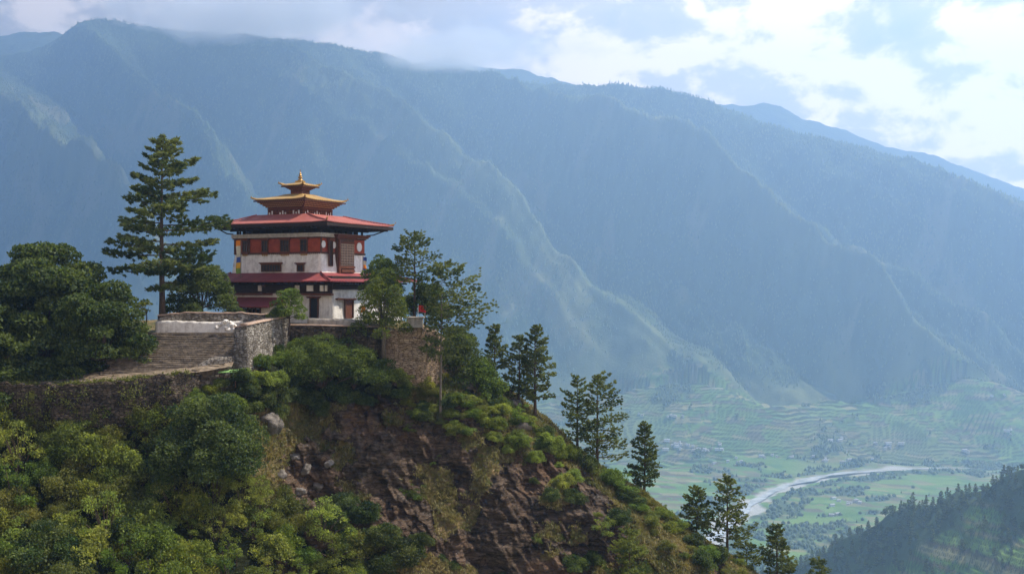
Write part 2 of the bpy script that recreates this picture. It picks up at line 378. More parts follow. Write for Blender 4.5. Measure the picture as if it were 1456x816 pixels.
ang = np.linspace(-520, 1980, 1180)                  # columns by bearing
ys = np.concatenate([np.linspace(8, 900, 40)[:-1], np.linspace(900, 1750, 380)[:-1], np.linspace(1750, 2300, 60)[:-1], np.linspace(2300, 4000, 330)[:-1], np.linspace(4000, 6600, 230), [7000, 7600]])
PX, YY = np.meshgrid(ang, ys, indexing='ij'); XX = (PX-728)/F*np.maximum(YY, 300)
ZZ, TT, FT, HL = terrain(XX, YY)
onhill = (HL > -495) & (np.abs(ZZ-HL) < 1.0)
rd, rw = river_dist(XX, YY)
rn = fbm(XX/60, YY/60, 3.3, 3)*18
bed = smooth(0, 1, (rw*1.9+rn-rd)/16); water = smooth(0, 1, (rw*0.62+rn*0.8-rd)/6)
flat = (TT <= 0) & (~onhill) & (YY > 1700)
# forest mask: mountain forest, riverside and village groves
fnoise = fbm(XX/260, YY/260, 6.1, 4)
def forest_mask(X, Y, Z, T, H, rdist, rwid):
    n = fbm(X/230, Y/230, 6.1, 4); n2 = fbm(X/80, Y/80, 2.1, 4)
    up = smooth(0.02, 0.13, T+0.10*n+0.03*n2)
    grove = smooth(0.30, 0.42, 0.55*n+0.6*n2-0.02)*((T <= 0.05) & (Y > 2050))
    bank = smooth(0.02, 0.2, n2+0.1)*(rdist > rwid*2.0+10)*(rdist < rwid*2+85)
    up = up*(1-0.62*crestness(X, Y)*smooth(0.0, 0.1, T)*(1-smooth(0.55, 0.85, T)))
    f = np.maximum(up, np.maximum(grove, bank))
    f = np.where((Y < 2430) & (Y > 1500), np.maximum(f, smooth(-0.25, 0.0, n2)), f)
    return f
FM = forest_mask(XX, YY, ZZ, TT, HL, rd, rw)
crest_d = YY-(1230+np.clip(560-XX, -400, 600)*1.15)
hillfor = smooth(0, 1, (crest_d+95+70*fbm(XX/90, YY/90, 1, 3)+np.clip((430-XX)*1.2, -25, 200))/25)
FM = np.where(onhill, hillfor, FM)
# terraces: the ground is stepped wherever it is farmed
farm = np.clip(1-FM, 0, 1)*(1-bed)*(((TT < 0.012) & (YY > 1900)) | onhill)
step = np.where(onhill, 4.5, 8.0)
zz = ZZ+np.where(onhill, 2.5, 10.0)*fbm(XX/190, YY/190, 12, 2)+np.where(onhill, 0.8, 3.0)*fbm(XX/45, YY/45, 14, 2); k = np.floor(zz/step); fr = zz/step-k
stepped = step*(k+smooth(0.70, 1.0, fr))-(zz-ZZ)
ZZ = ZZ+(stepped-ZZ)*smooth(0.3, 0.8, farm)*np.where(flat & (FT < 0.02), 0, 1)
ZZ = ZZ-3.0*bed
# colour of the land itself
cell = np.floor((XX+0.35*YY+hash2(k, 3.0)*80)/np.where(onhill, 26, 38)+0.3*fbm(XX/50, YY/50, 2, 2))
kk = np.where(flat & (FT < 0.02), np.floor((YY+0.3*XX)/34), k)
hv = hash2(kk, cell)[..., None]; hv2 = hash2(kk+17, cell-5)[..., None]
cA, cB, cC, cD = (np.array(c) for c in ((0.085, 0.180, 0.032), (0.200, 0.300, 0.065), (0.300, 0.270, 0.120), (0.15, 0.12, 0.07)))
col = cA+(cB-cA)*hv; col = np.where(hv2 > 0.66, cC*(0.7+0.5*hv), col); col = np.where(hv2 > 0.88, cD, col)
dry = smooth(0.0, 0.5, fbm(XX/420, YY/420, 15, 3)+0.25-0.4*(FT < 0.1))[..., None]; col = col*(1-0.5*dry)+0.5*dry*(cC*0.8)
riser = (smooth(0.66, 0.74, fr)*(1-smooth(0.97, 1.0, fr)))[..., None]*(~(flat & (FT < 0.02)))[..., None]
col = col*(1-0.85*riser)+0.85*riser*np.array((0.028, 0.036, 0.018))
floorc = np.array((0.075, 0.105, 0.040))*(1+0.5*fbm(XX/30, YY/30, 1, 3))[..., None]
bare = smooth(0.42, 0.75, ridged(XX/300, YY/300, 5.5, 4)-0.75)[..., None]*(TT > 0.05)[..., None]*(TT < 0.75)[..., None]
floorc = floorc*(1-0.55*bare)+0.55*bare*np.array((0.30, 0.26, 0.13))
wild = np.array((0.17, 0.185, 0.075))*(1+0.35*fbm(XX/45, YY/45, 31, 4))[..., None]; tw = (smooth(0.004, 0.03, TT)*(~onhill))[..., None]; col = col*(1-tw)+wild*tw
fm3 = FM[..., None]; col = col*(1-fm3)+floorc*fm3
sand = np.array((0.52, 0.49, 0.44))*(1+0.12*fbm(XX/20, YY/20, 5, 3))[..., None]; col = col*(1-bed[..., None])+sand*bed[..., None]
t = NT('valley_ground', 0.95, 0.1); t.col(t.mix(t.rng(t.noise(0.25, 5, 0.7), 0.3, 0.7, 0, 0.35), t.attr('land', 'Color'), (0.04, 0.05, 0.02)))
t.bump(t.noise(0.12, 6, 0.7), 0.6, 4.0)
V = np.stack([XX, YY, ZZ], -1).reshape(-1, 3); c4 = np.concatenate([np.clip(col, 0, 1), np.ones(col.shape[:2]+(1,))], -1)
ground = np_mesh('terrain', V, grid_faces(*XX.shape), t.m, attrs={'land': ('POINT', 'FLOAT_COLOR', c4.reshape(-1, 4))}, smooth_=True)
tag(ground, kind='structure')

# river: braided water lying in its pale bed
n = 260; tpar = np.linspace(0, len(RX)-1.001, n); ctr = np.stack([np.interp(tpar, range(len(RX)), RX), np.interp(tpar, range(len(RX)), RY)], -1)
for _ in range(4): ctr[1:-1] = (ctr[:-2]+ctr[1:-1]*2+ctr[2:])/4
wd = np.interp(tpar, range(len(RX)), RW); tan = np.gradient(ctr, axis=0); tan /= np.linalg.norm(tan, axis=1)[:, None]; nor = np.stack([-tan[:, 1], tan[:, 0]], -1)
off = np.linspace(-1, 1, 7)
Pr = ctr[:, None, :]+nor[:, None, :]*(off[None, :, None]*wd[:, None, None]*(0.62+0.25*np.sin(tpar*5.1)[:, None, None]))
wob = fbm(Pr[..., 0]/90, Pr[..., 1]/90, 4, 2)*10; Pr = Pr+nor[:, None, :]*wob[..., None]
zw = np.full(Pr.shape[:2], -500+0.6)
t = NT('pale_river_water', 0.22, 0.5); t.col(t.mix(t.rng(t.noise(0.03, 5, 0.7, t.map(scale=(1, 1, 1))), 0.42, 0.6), (0.70, 0.69, 0.66), (0.38, 0.40, 0.40))).bump(t.noise(0.2, 4), 0.4, 0.6)
tag(np_mesh('river', np.concatenate([Pr, zw[..., None]], -1).reshape(-1, 3), grid_faces(n, 7), t.m, smooth_=True), kind='structure')

# ridges beyond
def far_ridge(name, pts, Y, seed, drop=900):
    pts = np.array(pts, float); u = np.linspace(pts[0, 0], pts[-1, 0], 420); v = np.linspace(0, 1, 60)
    U, Vv = np.meshgrid(u, v, indexing='ij'); py = np.interp(U, pts[:, 0], pts[:, 1])
    Yd = Y-(1-Vv)*1400; X = (U-728)/F*Y
    z = (408-py)/F*Y-(1-Vv)*drop+110*(1-Vv**3)*np.sqrt(Vv)*(ridged(X/420+seed, Yd/420, seed, 4)-0.8)+14*fbm(X/110, Yd/110, seed, 4)
    back = np.stack([X[:, -1], np.full(len(u), Y+900), z[:, -1]-900], -1)
    P = np.concatenate([np.stack([X, Yd, z], -1), back[:, None, :]], 1)
    o = np_mesh(name, P.reshape(-1, 3), grid_faces(len(u), 61), M['far'], smooth_=True); return tag(o, kind='structure')
t = NT('distant_forest_slope', 1.0, 0.0); t.col(t.mix(t.rng(t.noise(0.02, 6, 0.7), 0.3, 0.7), (0.035, 0.055, 0.028), (0.075, 0.09, 0.045))); t.bump(t.noise(0.03, 5), 0.8, 12); M['far'] = t.m
far_ridge('far_mountain', [(480, 112), (560, 100), (600, 88), (640, 82), (690, 96), (740, 98), (790, 112), (860, 130), (950, 150), (1040, 150), (1085, 148), (1110, 152), (1140, 168), (1200, 186), (1260, 207), (1330, 222), (1400, 250), (1456, 268), (1600, 300), (1800, 330)], 7000, 3.3)
far_ridge('far_mountain', [(-500, 60), (-200, 55), (-60, 62), (0, 52), (40, 46), (75, 44), (110, 60), (200, 90), (400, 120)], 7000, 7.1)

# ------------------------------------------------------------------ forests too many to count: merged low conifers and groves
def forest(name, X, Y, H, rng, label, mat, broad=0.0):
    Z = terrain(X, Y)[0]-0.4; nt = len(X); ns = 5
    rad = H*rng.uniform(0.20, 0.34, nt); a0 = rng.uniform(0, 6.28, nt); isb = rng.rand(nt) < broad
    rad = np.where(isb, H*rng.uniform(0.40, 0.6, nt), rad)
    vs = []; prof = [(1.0, 0.10), (0.78, 0.42), (0.0, 1.0)]
    for r, h in prof[:2]:
        rr = np.where(isb & (h > 0.3), 0.95, r); hh = np.where(isb, h*1.25, h)
        for k in range(ns):
            an = a0+2*np.pi*k/ns+(0.6 if h > 0.3 else 0); j = rng.uniform(0.7, 1.25, nt)
            rr2 = np.where(isb, rr, rr*(1.0 if h < 0.3 else 0.72))
            vs.append(np.stack([X+np.cos(an)*rad*rr2*j, Y+np.sin(an)*rad*rr2*j, Z+H*hh*rng.uniform(0.85, 1.1, nt)], -1))
    vs.append(np.stack([X+rng.normal(0, 0.3, nt), Y, Z+H*np.where(isb, 0.92, 1.0)], -1))
    Vt = np.stack(vs, 1); nv = 2*ns+1; base = (np.arange(nt)*nv)[:, None]
    q = np.array([[k, (k+1) % ns, ns+(k+1) % ns, ns+k] for k in range(ns)]); tr = np.array([[ns+k, ns+(k+1) % ns, 2*ns] for k in range(ns)])
    tint = rng.rand(nt)
    o = np_mesh(name, Vt.reshape(-1, 3), [(base[:, :, None]+q[None]).reshape(-1, 4), (base[:, :, None]+tr[None]).reshape(-1, 3)], mat,
                attrs={'tint': ('POINT', 'FLOAT', np.repeat(tint, nv))})
    return tag(o, label, 'forest', kind='stuff')
M['needle_far'] = leafmat('far_forest_foliage', (0.034, 0.062, 0.022), (0.17, 0.21, 0.075), 0.3)
rng = np.random.RandomState(5)
n = 360000
px = rng.uniform(-120, 1580, n); Y = 3150+rng.uniform(0, 1, n)*2700; X = (px-728)/F*Y
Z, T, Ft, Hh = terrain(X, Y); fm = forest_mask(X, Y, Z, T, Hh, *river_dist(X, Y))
dens = 0.30+0.75*smooth(-0.3, 0.5, fbm(X/120, Y/120, 21, 3))
keep = (rng.rand(n) < fm*dens*(Y/5800)) & (T < 1.03) & (T >= 0.0) & ~((px < 700) & ((408-Z*F/Y) < -2000))
sy = 408-Z*F/Y; keep &= ~((px < 690) & (sy > 560)); keep &= ~((px < 180) & (sy > 420))
forest('mountain_forest', X[keep], Y[keep], rng.uniform(8, 15, keep.sum()), rng, 'pine forest covering the hazy blue mountainside behind the temple', M['needle_far'])
n = 60000
px = rng.uniform(700, 1560, n); Y = rng.uniform(1900, 3700, n); X = (px-728)/F*Y
Z, T, Ft, Hh = terrain(X, Y); rr, ww = river_dist(X, Y); fm = forest_mask(X, Y, Z, T, Hh, rr, ww)
keep = (rng.rand(n) < fm*0.33) & (T < 0.03) & (rr > ww*2.1+8) & ~((Hh > -495) & (Hh >= Z-1))
forest('valley_groves', X[keep], Y[keep], rng.uniform(6, 12, keep.sum()), rng, 'dark groves of trees between the terraced fields and along the river', M['needle_far'], 0.6)

# ------------------------------------------------------------------ leaf and tree generators
def ico_dirs(n, rng):
    d = rng.normal(size=(n, 3)); return d/np.linalg.norm(d, axis=1)[:, None]
def leaf_quads(c, size, rng, up=0.6, asp=0.55, along=None):
    n = len(c); nrm = ico_dirs(n, rng)+np.array([0, 0, up]); nrm /= np.linalg.norm(nrm, axis=1)[:, None]
    d = ico_dirs(n, rng) if along is None else along+0.45*ico_dirs(n, rng)
    d = d-nrm*(d*nrm).sum(1)[:, None]; d /= np.linalg.norm(d, axis=1)[:, None]+1e-9; w = np.cross(nrm, d)
    s = (size*rng.uniform(0.6, 1.35, n))[:, None]
    v = np.stack([c-d*s*0.5, c+w*s*asp*0.5, c+d*s*0.5, c-w*s*asp*0.5], 1)
    return v.reshape(-1, 3), np.arange(4*n).reshape(n, 4)
def lobes_crown(rng, lobes, per, size, squash=0.72, fill=0.3, asp=0.6, cut=-0.2):
    """lobes: (x,y,z,r). returns leaf arrays"""
    cs = []; ti = []
    for (x, y, z, r) in lobes:
        n = int(per*r*r*(0.8+0.4*rng.rand())); d = ico_dirs(n, rng); d[:, 2] = np.where(d[:, 2] < cut, np.abs(d[:, 2])*0.8, d[:, 2])
        rad = r*(1-fill*rng.rand(n)**1.5)*(1+0.30*pn(d[:, 0]*1.8+x, d[:, 1]*1.8+y, d[:, 2]*1.8+z)+0.16*pn(d[:, 0]*5+x, d[:, 1]*5+y, d[:, 2]*5))
        p = d*rad[:, None]*np.array([1, 1, squash])+np.array([x, y, z]); cs.append(p)
        ti.append(np.clip(0.45+0.35*rng.normal()*0.5+0.28*rng.normal(size=n), 0, 1))
    c = np.concatenate(cs); tint = np.concatenate(ti)
    v, f = leaf_quads(c, size, rng, 0.5, asp); return v, f, np.repeat(tint, 4)
def limb_tubes(mb, base, tips, r0, rng, n=5):
    for tip in tips:
        b = Vector(base); e = Vector(tip); mid = b.lerp(e, 0.5)+Vector((rng.normal()*0.12, rng.normal()*0.12, 0.10*(e-b).length))
        mb.tube([b, b.lerp(mid, 0.55)+Vector((0, 0, 0.05)), mid, e], [r0, r0*0.7, r0*0.5, r0*0.15], n, cap=False)
def broadleaf(name, loc, label, h, rx, rz_, seed, mat, bark='bark', trunk_h=0.35, nl=26, size=0.28, per=330, group=None, cat='tree', ry=None, lobe_r=0.40, squash=0.72, low=-0.45):
    rng = np.random.RandomState(seed); ry = ry or rx
    root = empty(name, loc, 0, label, cat, group)
    cz = h-rz_; lobes = []; tries = 0
    while len(lobes) < nl and tries < 4000:
        tries += 1; d = ico_dirs(1, rng)[0]; d[2] = abs(d[2])*(0.85-low)+low; q = 0.50+0.42*rng.rand()
        p = np.array([d[0]*rx*q, d[1]*ry*q, cz+d[2]*rz_*q]); r = min(rx, rz_)*lobe_r*rng.uniform(0.65, 1.15)
        if all(np.linalg.norm(p-np.array(l[:3])) > 0.62*r for l in lobes): lobes.append((p[0], p[1], p[2], r))
    v, f, ti = lobes_crown(rng, lobes, per, size, squash, cut=(-0.2 if low > -0.6 else -0.65))
    np_mesh('crown', v, f, M[mat], root, attrs={'tint': ('POINT', 'FLOAT', ti)})
    mb = MB(); r0 = max(0.07, h*0.022); th = h*trunk_h
    mb.tube([(0, 0, -0.6), (0.05, 0, th*0.5), (0, 0.05, th), (0.05, 0, th+(cz-th)*0.7)], [r0*1.35, r0, r0*0.8, r0*0.4], 8)
    limb_tubes(mb, (0, 0.03, th*0.85), [l[:3] for l in lobes[:18]], r0*0.5, rng)
    mb.build('trunk', M[bark], root, smooth_=True)
    return root
def pine_mesh(rng, h, crown0, rmax, nb, tufts, blade, shape=0.8, lean=(0, 0), right=0.0, flat_top=0.0, pad=0.28, up=0.12, needles=11, gaps=0.15, tk=1.0, vn=0.075):
    """returns trunk MB and needle arrays. crown0: lowest branch as share of h"""
    mb = MB(); nseg = 9; bend = rng.normal(size=2)*0.012*h
    def ctr(s): return Vector((lean[0]*s*h+bend[0]*math.sin(s*3.1), lean[1]*s*h+bend[1]*math.sin(s*3.1), s*h))
    r0 = (h*0.0165+0.03)*tk
    mb.tube([ctr(k/nseg)+Vector((0, 0, -0.8 if k == 0 else 0)) for k in range(nseg+1)], [r0*(1.25 if k == 0 else 1-0.93*k/nseg) for k in range(nseg+1)], 8, cap=False)
    C_, A_, T_ = [], [], []; az = rng.rand()*6.28
    for i in range(nb):
        s = crown0+(1-crown0)*((i+0.5)/nb)**0.92; az += 2.4+rng.normal()*0.35
        if rng.rand() < gaps and s < 0.9: continue
        q = (s-crown0)/(1-crown0)
        prof = max((1-q)**shape, flat_top*(1-q**6))*min(1.0, 0.62+1.6*q)
        Lb = rmax*prof*(rng.uniform(0.55, 1.25) if h < 19 else rng.uniform(0.72, 1.12))+0.12*rmax*(1 if q < 0.97 else 0.5)
        if right: Lb *= 1+right*math.cos(az)
        d = Vector((math.cos(az), math.sin(az), 0)); p0 = ctr(s); el = up+0.55*q*q+rng.normal()*0.06
        pts = [p0, p0+d*Lb*0.35+Vector((0, 0, Lb*0.35*(el-0.06))), p0+d*Lb*0.7+Vector((0, 0, Lb*0.7*(el-0.08))), p0+d*Lb+Vector((0, 0, Lb*(el+0.02)))]
        rb = r0*0.34*(1-0.7*q)*(0.5+0.5*Lb/rmax); mb.tube(pts, [rb, rb*0.75, rb*0.45, rb*0.15], 5, cap=False)
        nt = max(5, int(2.1*tufts*(Lb/rmax)**1.1)); u = 0.22+0.80*rng.rand(nt)**0.75
        side = Vector((-d.y, d.x, 0)); P = np.array([np.array(p0+d*(Lb*uu)+Vector((0, 0, Lb*uu*(el-0.08+0.1*uu)))) for uu in u])
        spread = Lb*pad*(0.35+0.9*np.sin(np.clip(u, 0, 1)*2.6)); off = rng.uniform(-1, 1, nt)*spread
        off = off*1.15; P = P+np.array(side)[None]*off[:, None]+np.array([0, 0, 1])[None]*(rng.normal(size=nt)*vn*Lb*pad*3+0.05-np.abs(off)*0.10)[:, None]
        tn = np.clip(0.5+0.25*rng.normal()+0.2*rng.normal(size=nt), 0, 1)
        C_.append(P); T_.append(tn); A_.append(np.repeat(np.array(d)[None]*0.7+np.array([0, 0, 0.35])[None], nt, 0)+np.array(side)[None]*(off/np.maximum(spread, 1e-3)*0.6)[:, None])
    # leader
    k = 14; P = np.array([np.array(ctr(0.93+0.075*rng.rand())) for _ in range(k)])+rng.normal(size=(k, 3))*0.02*h*np.array([1, 1, 0.3]); C_.append(P); T_.append(np.full(k, 0.6)); A_.append(np.repeat([[0, 0, 1.0]], k, 0))
    c = np.concatenate(C_); a = np.concatenate(A_); tt = np.concatenate(T_)
    c = np.repeat(c, needles, 0); a = np.repeat(a, needles, 0); tt = np.repeat(tt, needles)
    n = len(c); c = c+ico_dirs(n, rng)*blade*0.42*rng.rand(n)[:, None]*np.array([1, 1, 0.55])
    v, f = leaf_quads(c, blade, rng, 0.35, 0.26, a+0.55*ico_dirs(n, rng)); tt = np.clip(tt+0.12*rng.normal(size=n), 0, 1)
    return mb, v, f, np.repeat(tt, 4)
def pine(name, loc, label, h, seed, crown0=0.2, rmax=None, nb=60, tufts=34, blade=0.42, mat='needle', bark='bark', group=None, tint=None, **kw):
    rng = np.random.RandomState(seed); root = empty(name, loc, 0, label, 'pine tree', group)
    if h < 19: nb = int(nb*1.45); blade *= 0.85
    mb, v, f, ti = pine_mesh(rng, h, crown0, rmax or h*0.28, nb, tufts, blade, **kw)
    cr = np_mesh('crown', v, f, M[mat], root, attrs={'tint': ('POINT', 'FLOAT', ti)}); mb.build('trunk', M[bark], root, smooth_=True)
    if tint: cr.color = tint+(1,)
    return root

# ------------------------------------------------------------------ the near hill: slope, cliff and terrace as one sheet
# per column: (py, Y) for rows bottom, mid, upper, edge, top; then (z, Y) for the plateau's back edge
COLS = {
 -260: [(816, 98), (700, 106), (602, 112.0), (590, 112.9), (520, 122), (-4.4, 142)],
 0:    [(816, 99), (700, 106), (602, 112.0), (590, 112.9), (505, 124), (-4.4, 146)],
 150:  [(816, 101), (700, 108), (602, 113), (545, 115.5), (500, 124), (-4.2, 148)],
 260:  [(816, 104), (700, 110), (610, 114), (548, 117), (492, 125), (-4.0, 150)],
 340:  [(816, 107), (700, 112), (620, 115), (538, 117.2), (488, 127), (-3.9, 152)],
 385:  [(816, 109), (700, 115), (620, 117.5), (525, 120.5), (492, 127), (-3.9, 153)],
 430:  [(816, 112), (700, 119), (600, 124), (530, 127), (492, 129), (-3.9, 154)],
 530:  [(816, 115), (700, 121), (575, 127), (538, 129), (500, 131), (-3.9, 154)],
 610:  [(816, 117), (700, 123), (570, 129), (545, 130.5), (525, 132.5), (-4.6, 152)],
 650:  [(816, 118), (700, 124), (575, 129), (545, 132), (505, 137), (-9.5, 150)],
 700:  [(816, 118), (700, 124), (590, 130), (560, 134), (535, 139), (-13, 148)],
 760:  [(816, 118), (690, 124), (625, 130), (600, 134), (582, 138), (-16.5, 144)],
 850:  [(816, 118), (740, 122), (700, 128), (678, 132), (662, 137), (-22.8, 141)],
 920:  [(816, 118), (780, 121), (742, 126), (718, 131), (703, 135), (-26, 139)],
 1000: [(840, 118), (805, 122), (788, 126), (775, 130), (768, 134), (-31, 137)],
 1080: [(880, 118), (850, 122), (835, 126), (825, 130), (818, 133), (-35, 136)],
 1150: [(930, 118), (890, 122), (870, 126), (858, 130), (850, 132), (-38, 135)],
 1320: [(1060, 118), (1010, 122), (980, 126), (960, 130), (950, 132), (-47, 135)]}
cp = sorted(COLS); U = np.linspace(cp[0], cp[-1], 1150)
rows = []
def colrow(fn):
    a = np.array([fn(COLS[p]) for p in cp], float); x = np.array([np.interp(U, cp, a[:, j]) for j in range(2)]).T
    k = np.hanning(41); k /= k.sum(); xp = np.pad(x, ((20, 20), (0, 0)), 'edge'); return np.stack([np.convolve(xp[:, j], k, 'valid') for j in range(2)], 1)
zrow = lambda r: np.stack([(408-r[:, 0])/F*r[:, 1], r[:, 1]], 1)
r5 = [zrow(colrow(lambda c, i=i: c[i])) for i in range(5)]; rb = colrow(lambda c: c[5])
foot2 = np.stack([r5[0][:, 0]-50, r5[0][:, 1]-38], 1); foot1 = np.stack([r5[0][:, 0]-9, r5[0][:, 1]-5], 1)
back1 = np.stack([rb[:, 0]-14, rb[:, 1]+13], 1); back2 = np.stack([rb[:, 0]-95, rb[:, 1]+75], 1)
RR = np.stack([foot2, foot1]+r5+[rb, back1, back2], 1)           # (nu, 10, 2) -> z, Y
seg = [14, 30, 90, 80, 70, 55, 45, 20, 20]; tv = np.concatenate([np.linspace(i, i+1, s, endpoint=False) for i, s in enumerate(seg)]+[[9.0]])
i0 = np.minimum(tv.astype(int), 8); fr_ = tv-i0
Zg = RR[:, i0, 0]*(1-fr_)+RR[:, i0+1, 0]*fr_; Yg = RR[:, i0, 1]*(1-fr_)+RR[:, i0+1, 1]*fr_
kk_ = np.hanning(11); kk_ /= kk_.sum()
def sm(a): return np.apply_along_axis(lambda r: np.convolve(np.pad(r, 5, 'edge'), kk_, 'valid'), 1, a)
Zg, Yg = sm(Zg), sm(Yg)
Ug = np.repeat(U[:, None], len(tv), 1); Xg = (Ug-728)/F*Yg; Vg = np.repeat(tv[None], len(U), 0)
PYg = 408-Zg*F/Yg
rockn = fbm(Xg/7, Zg/7, Yg/7, 4)
rock = smooth(355, 420, Ug+25*rockn)*(1-smooth(860, 1010, Ug+60*rockn))*(1-smooth(3.9, 4.25, Vg+0.55*rockn))*(Vg > 1.0)
rock = rock*(1-0.8*smooth(0.12, 0.38, fbm(Xg/4.5+31, Zg/4.5, Yg/4.5, 5)+0.25*smooth(700, 800, PYg)*(Ug < 640)))
rock = np.maximum(rock, smooth(0.25, 0.5, fbm(Xg/5+9, Zg/5, Yg/5, 4)-0.22)*(Ug > 560)*(Vg < 6))      # outcrops
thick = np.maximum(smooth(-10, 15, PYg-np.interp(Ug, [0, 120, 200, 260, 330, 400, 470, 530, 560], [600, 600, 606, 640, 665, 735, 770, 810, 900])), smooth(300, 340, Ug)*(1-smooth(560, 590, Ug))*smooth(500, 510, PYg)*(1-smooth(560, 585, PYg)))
flatp = smooth(5.6, 6.0, Vg)*(1-smooth(7.0, 7.3, Vg))*(1-smooth(600, 650, Ug))
# strata dip down to the right: beds in a rotated frame
a_ = (Xg*0.77+Zg*0.64); b_ = (Xg*0.64-Zg*0.77)
beds = ridged(a_/5.2, b_/17+0.2*Yg/10, 1.5, 5)
slab = np.abs(((a_/2.1+0.7*fbm(Xg/6, Zg/6, Yg/6, 3)) % 1.0)-0.5)*2
def blocks(sa, sb, wa, seed):
    aa = a_/sa+wa*fbm(Xg/4+seed, Zg/4, Yg/4, 3); ia = np.floor(aa); jb = np.floor(b_/sb+hash2(ia, seed)*7+0.5*fbm(Xg/3, Zg/3+seed, 0, 2))
    return hash2(ia, jb+seed)-0.5
blk = 0.95*blocks(1.7, 4.6, 0.6, 1.0)+0.50*blocks(0.75, 1.9, 0.6, 5.0)+0.22*blocks(0.33, 0.8, 0.7, 9.0)
gul = ridged(Xg/7.5+0.05*Zg, Zg/26, 7.7, 4)
disp = rock*(1.05*(beds-0.9)+0.30*(slab-0.5)+blk+0.95*(gul-0.9)+0.75*fbm(Xg/2.2, Zg/2.2, Yg/2.2, 5)+1.2*rockn)
disp = disp+(1-rock)*(1-flatp)*(0.65*fbm(Xg/6, Zg/6, Yg/6, 5)+0.12*fbm(Xg/1.2, Zg/1.2, Yg/1.2, 3))*smooth(0.3, 1.5, Vg)
Yg2 = Yg-disp*np.where(Vg < 5.4, 0.85, 0.15)*(1-flatp); Zg2 = Zg+disp*np.where(rock > 0.5, 0.35, 0.6)*(1-flatp)+0.05*flatp*fbm(Xg, Yg, 0, 3)
HP = np.stack([Xg, Yg2, Zg2], -1)
PXs = 728+HP[..., 0]/HP[..., 1]*F; PYs = 408-HP[..., 2]/HP[..., 1]*F
sel_ = (Vg > 1.0) & (Vg < 7.2)
_hp = HP[sel_]; _sx = PXs[sel_]; _sy = PYs[sel_]
def ground_at(px, py):
    """the hill's surface point nearest the eye that is seen near photograph pixel (px, py)"""
    d = (_sx-px)**2+(_sy-py)**2; i = np.argsort(d)[:12]; j = i[np.argmin(_hp[i, 1]+0.2*np.sqrt(d[i]))]; return Vector(_hp[j])
def ground_z(x, y):
    m = (np.abs(HP[..., 0]-x) < 1.5) & (np.abs(HP[..., 1]-y) < 1.5); return float(HP[..., 2][m].max()) if m.any() else -4.0
t = NT('hillside_ground', 0.95, 0.1)
rk = t.attr('rock')
vv = t.map(rot=(0, R(50), 0), scale=(0.45, 0.6, 2.6))
st = t.noise(0.75, 9, 0.72, vv, 0.6); ch = t.noise(0.16, 5, 0.6); fn = t.noise(2.6, 7, 0.75)
rc = t.mix(t.rng(st, 0.40, 0.64), (0.030, 0.021, 0.015), (0.175, 0.122, 0.082))
rc = t.mix(t.rng(ch, 0.49, 0.64, 0, 0.6), rc, (0.205, 0.118, 0.070))
rc = t.mix(t.rng(t.noise(0.55, 6, 0.7), 0.57, 0.72, 0, 0.6), rc, (0.23, 0.20, 0.17))
rc = t.mix(t.rng(fn, 0.5, 0.72, 0, 0.6), rc, (0.045, 0.032, 0.025))
rc = t.mix(t.rng(t.voro(1.3, vv, 'DISTANCE_TO_EDGE'), 0.0, 0.05, 0.75, 0), rc, (0.018, 0.014, 0.012))
gc = t.mix(t.rng(t.noise(0.7, 7, 0.7), 0.35, 0.65), (0.065, 0.075, 0.022), (0.26, 0.18, 0.085))
gc = t.mix(t.rng(t.noise(2.5, 5, 0.7), 0.5, 0.7, 0, 0.6), gc, (0.05, 0.04, 0.025))
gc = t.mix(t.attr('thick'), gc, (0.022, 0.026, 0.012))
rr_ = t.rng(t.math('ADD', rk, t.math('MULTIPLY', t.math('SUBTRACT', t.noise(0.8, 6, 0.7), 0.5), 1.2)), 0.35, 0.65)
cc = t.mix(rr_, gc, rc); t.col(cc)
hb = t.math('ADD', t.math('MULTIPLY', st, 1.6), t.math('ADD', t.math('MULTIPLY', fn, 0.6), t.math('MULTIPLY', t.voro(1.3, vv, 'F1'), 0.8)))
t.bump(hb, 1.0, 0.35)
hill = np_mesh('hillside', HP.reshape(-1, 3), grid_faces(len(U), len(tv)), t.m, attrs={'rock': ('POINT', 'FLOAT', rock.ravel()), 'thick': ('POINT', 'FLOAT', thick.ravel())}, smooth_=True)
tag(hill, kind='structure')

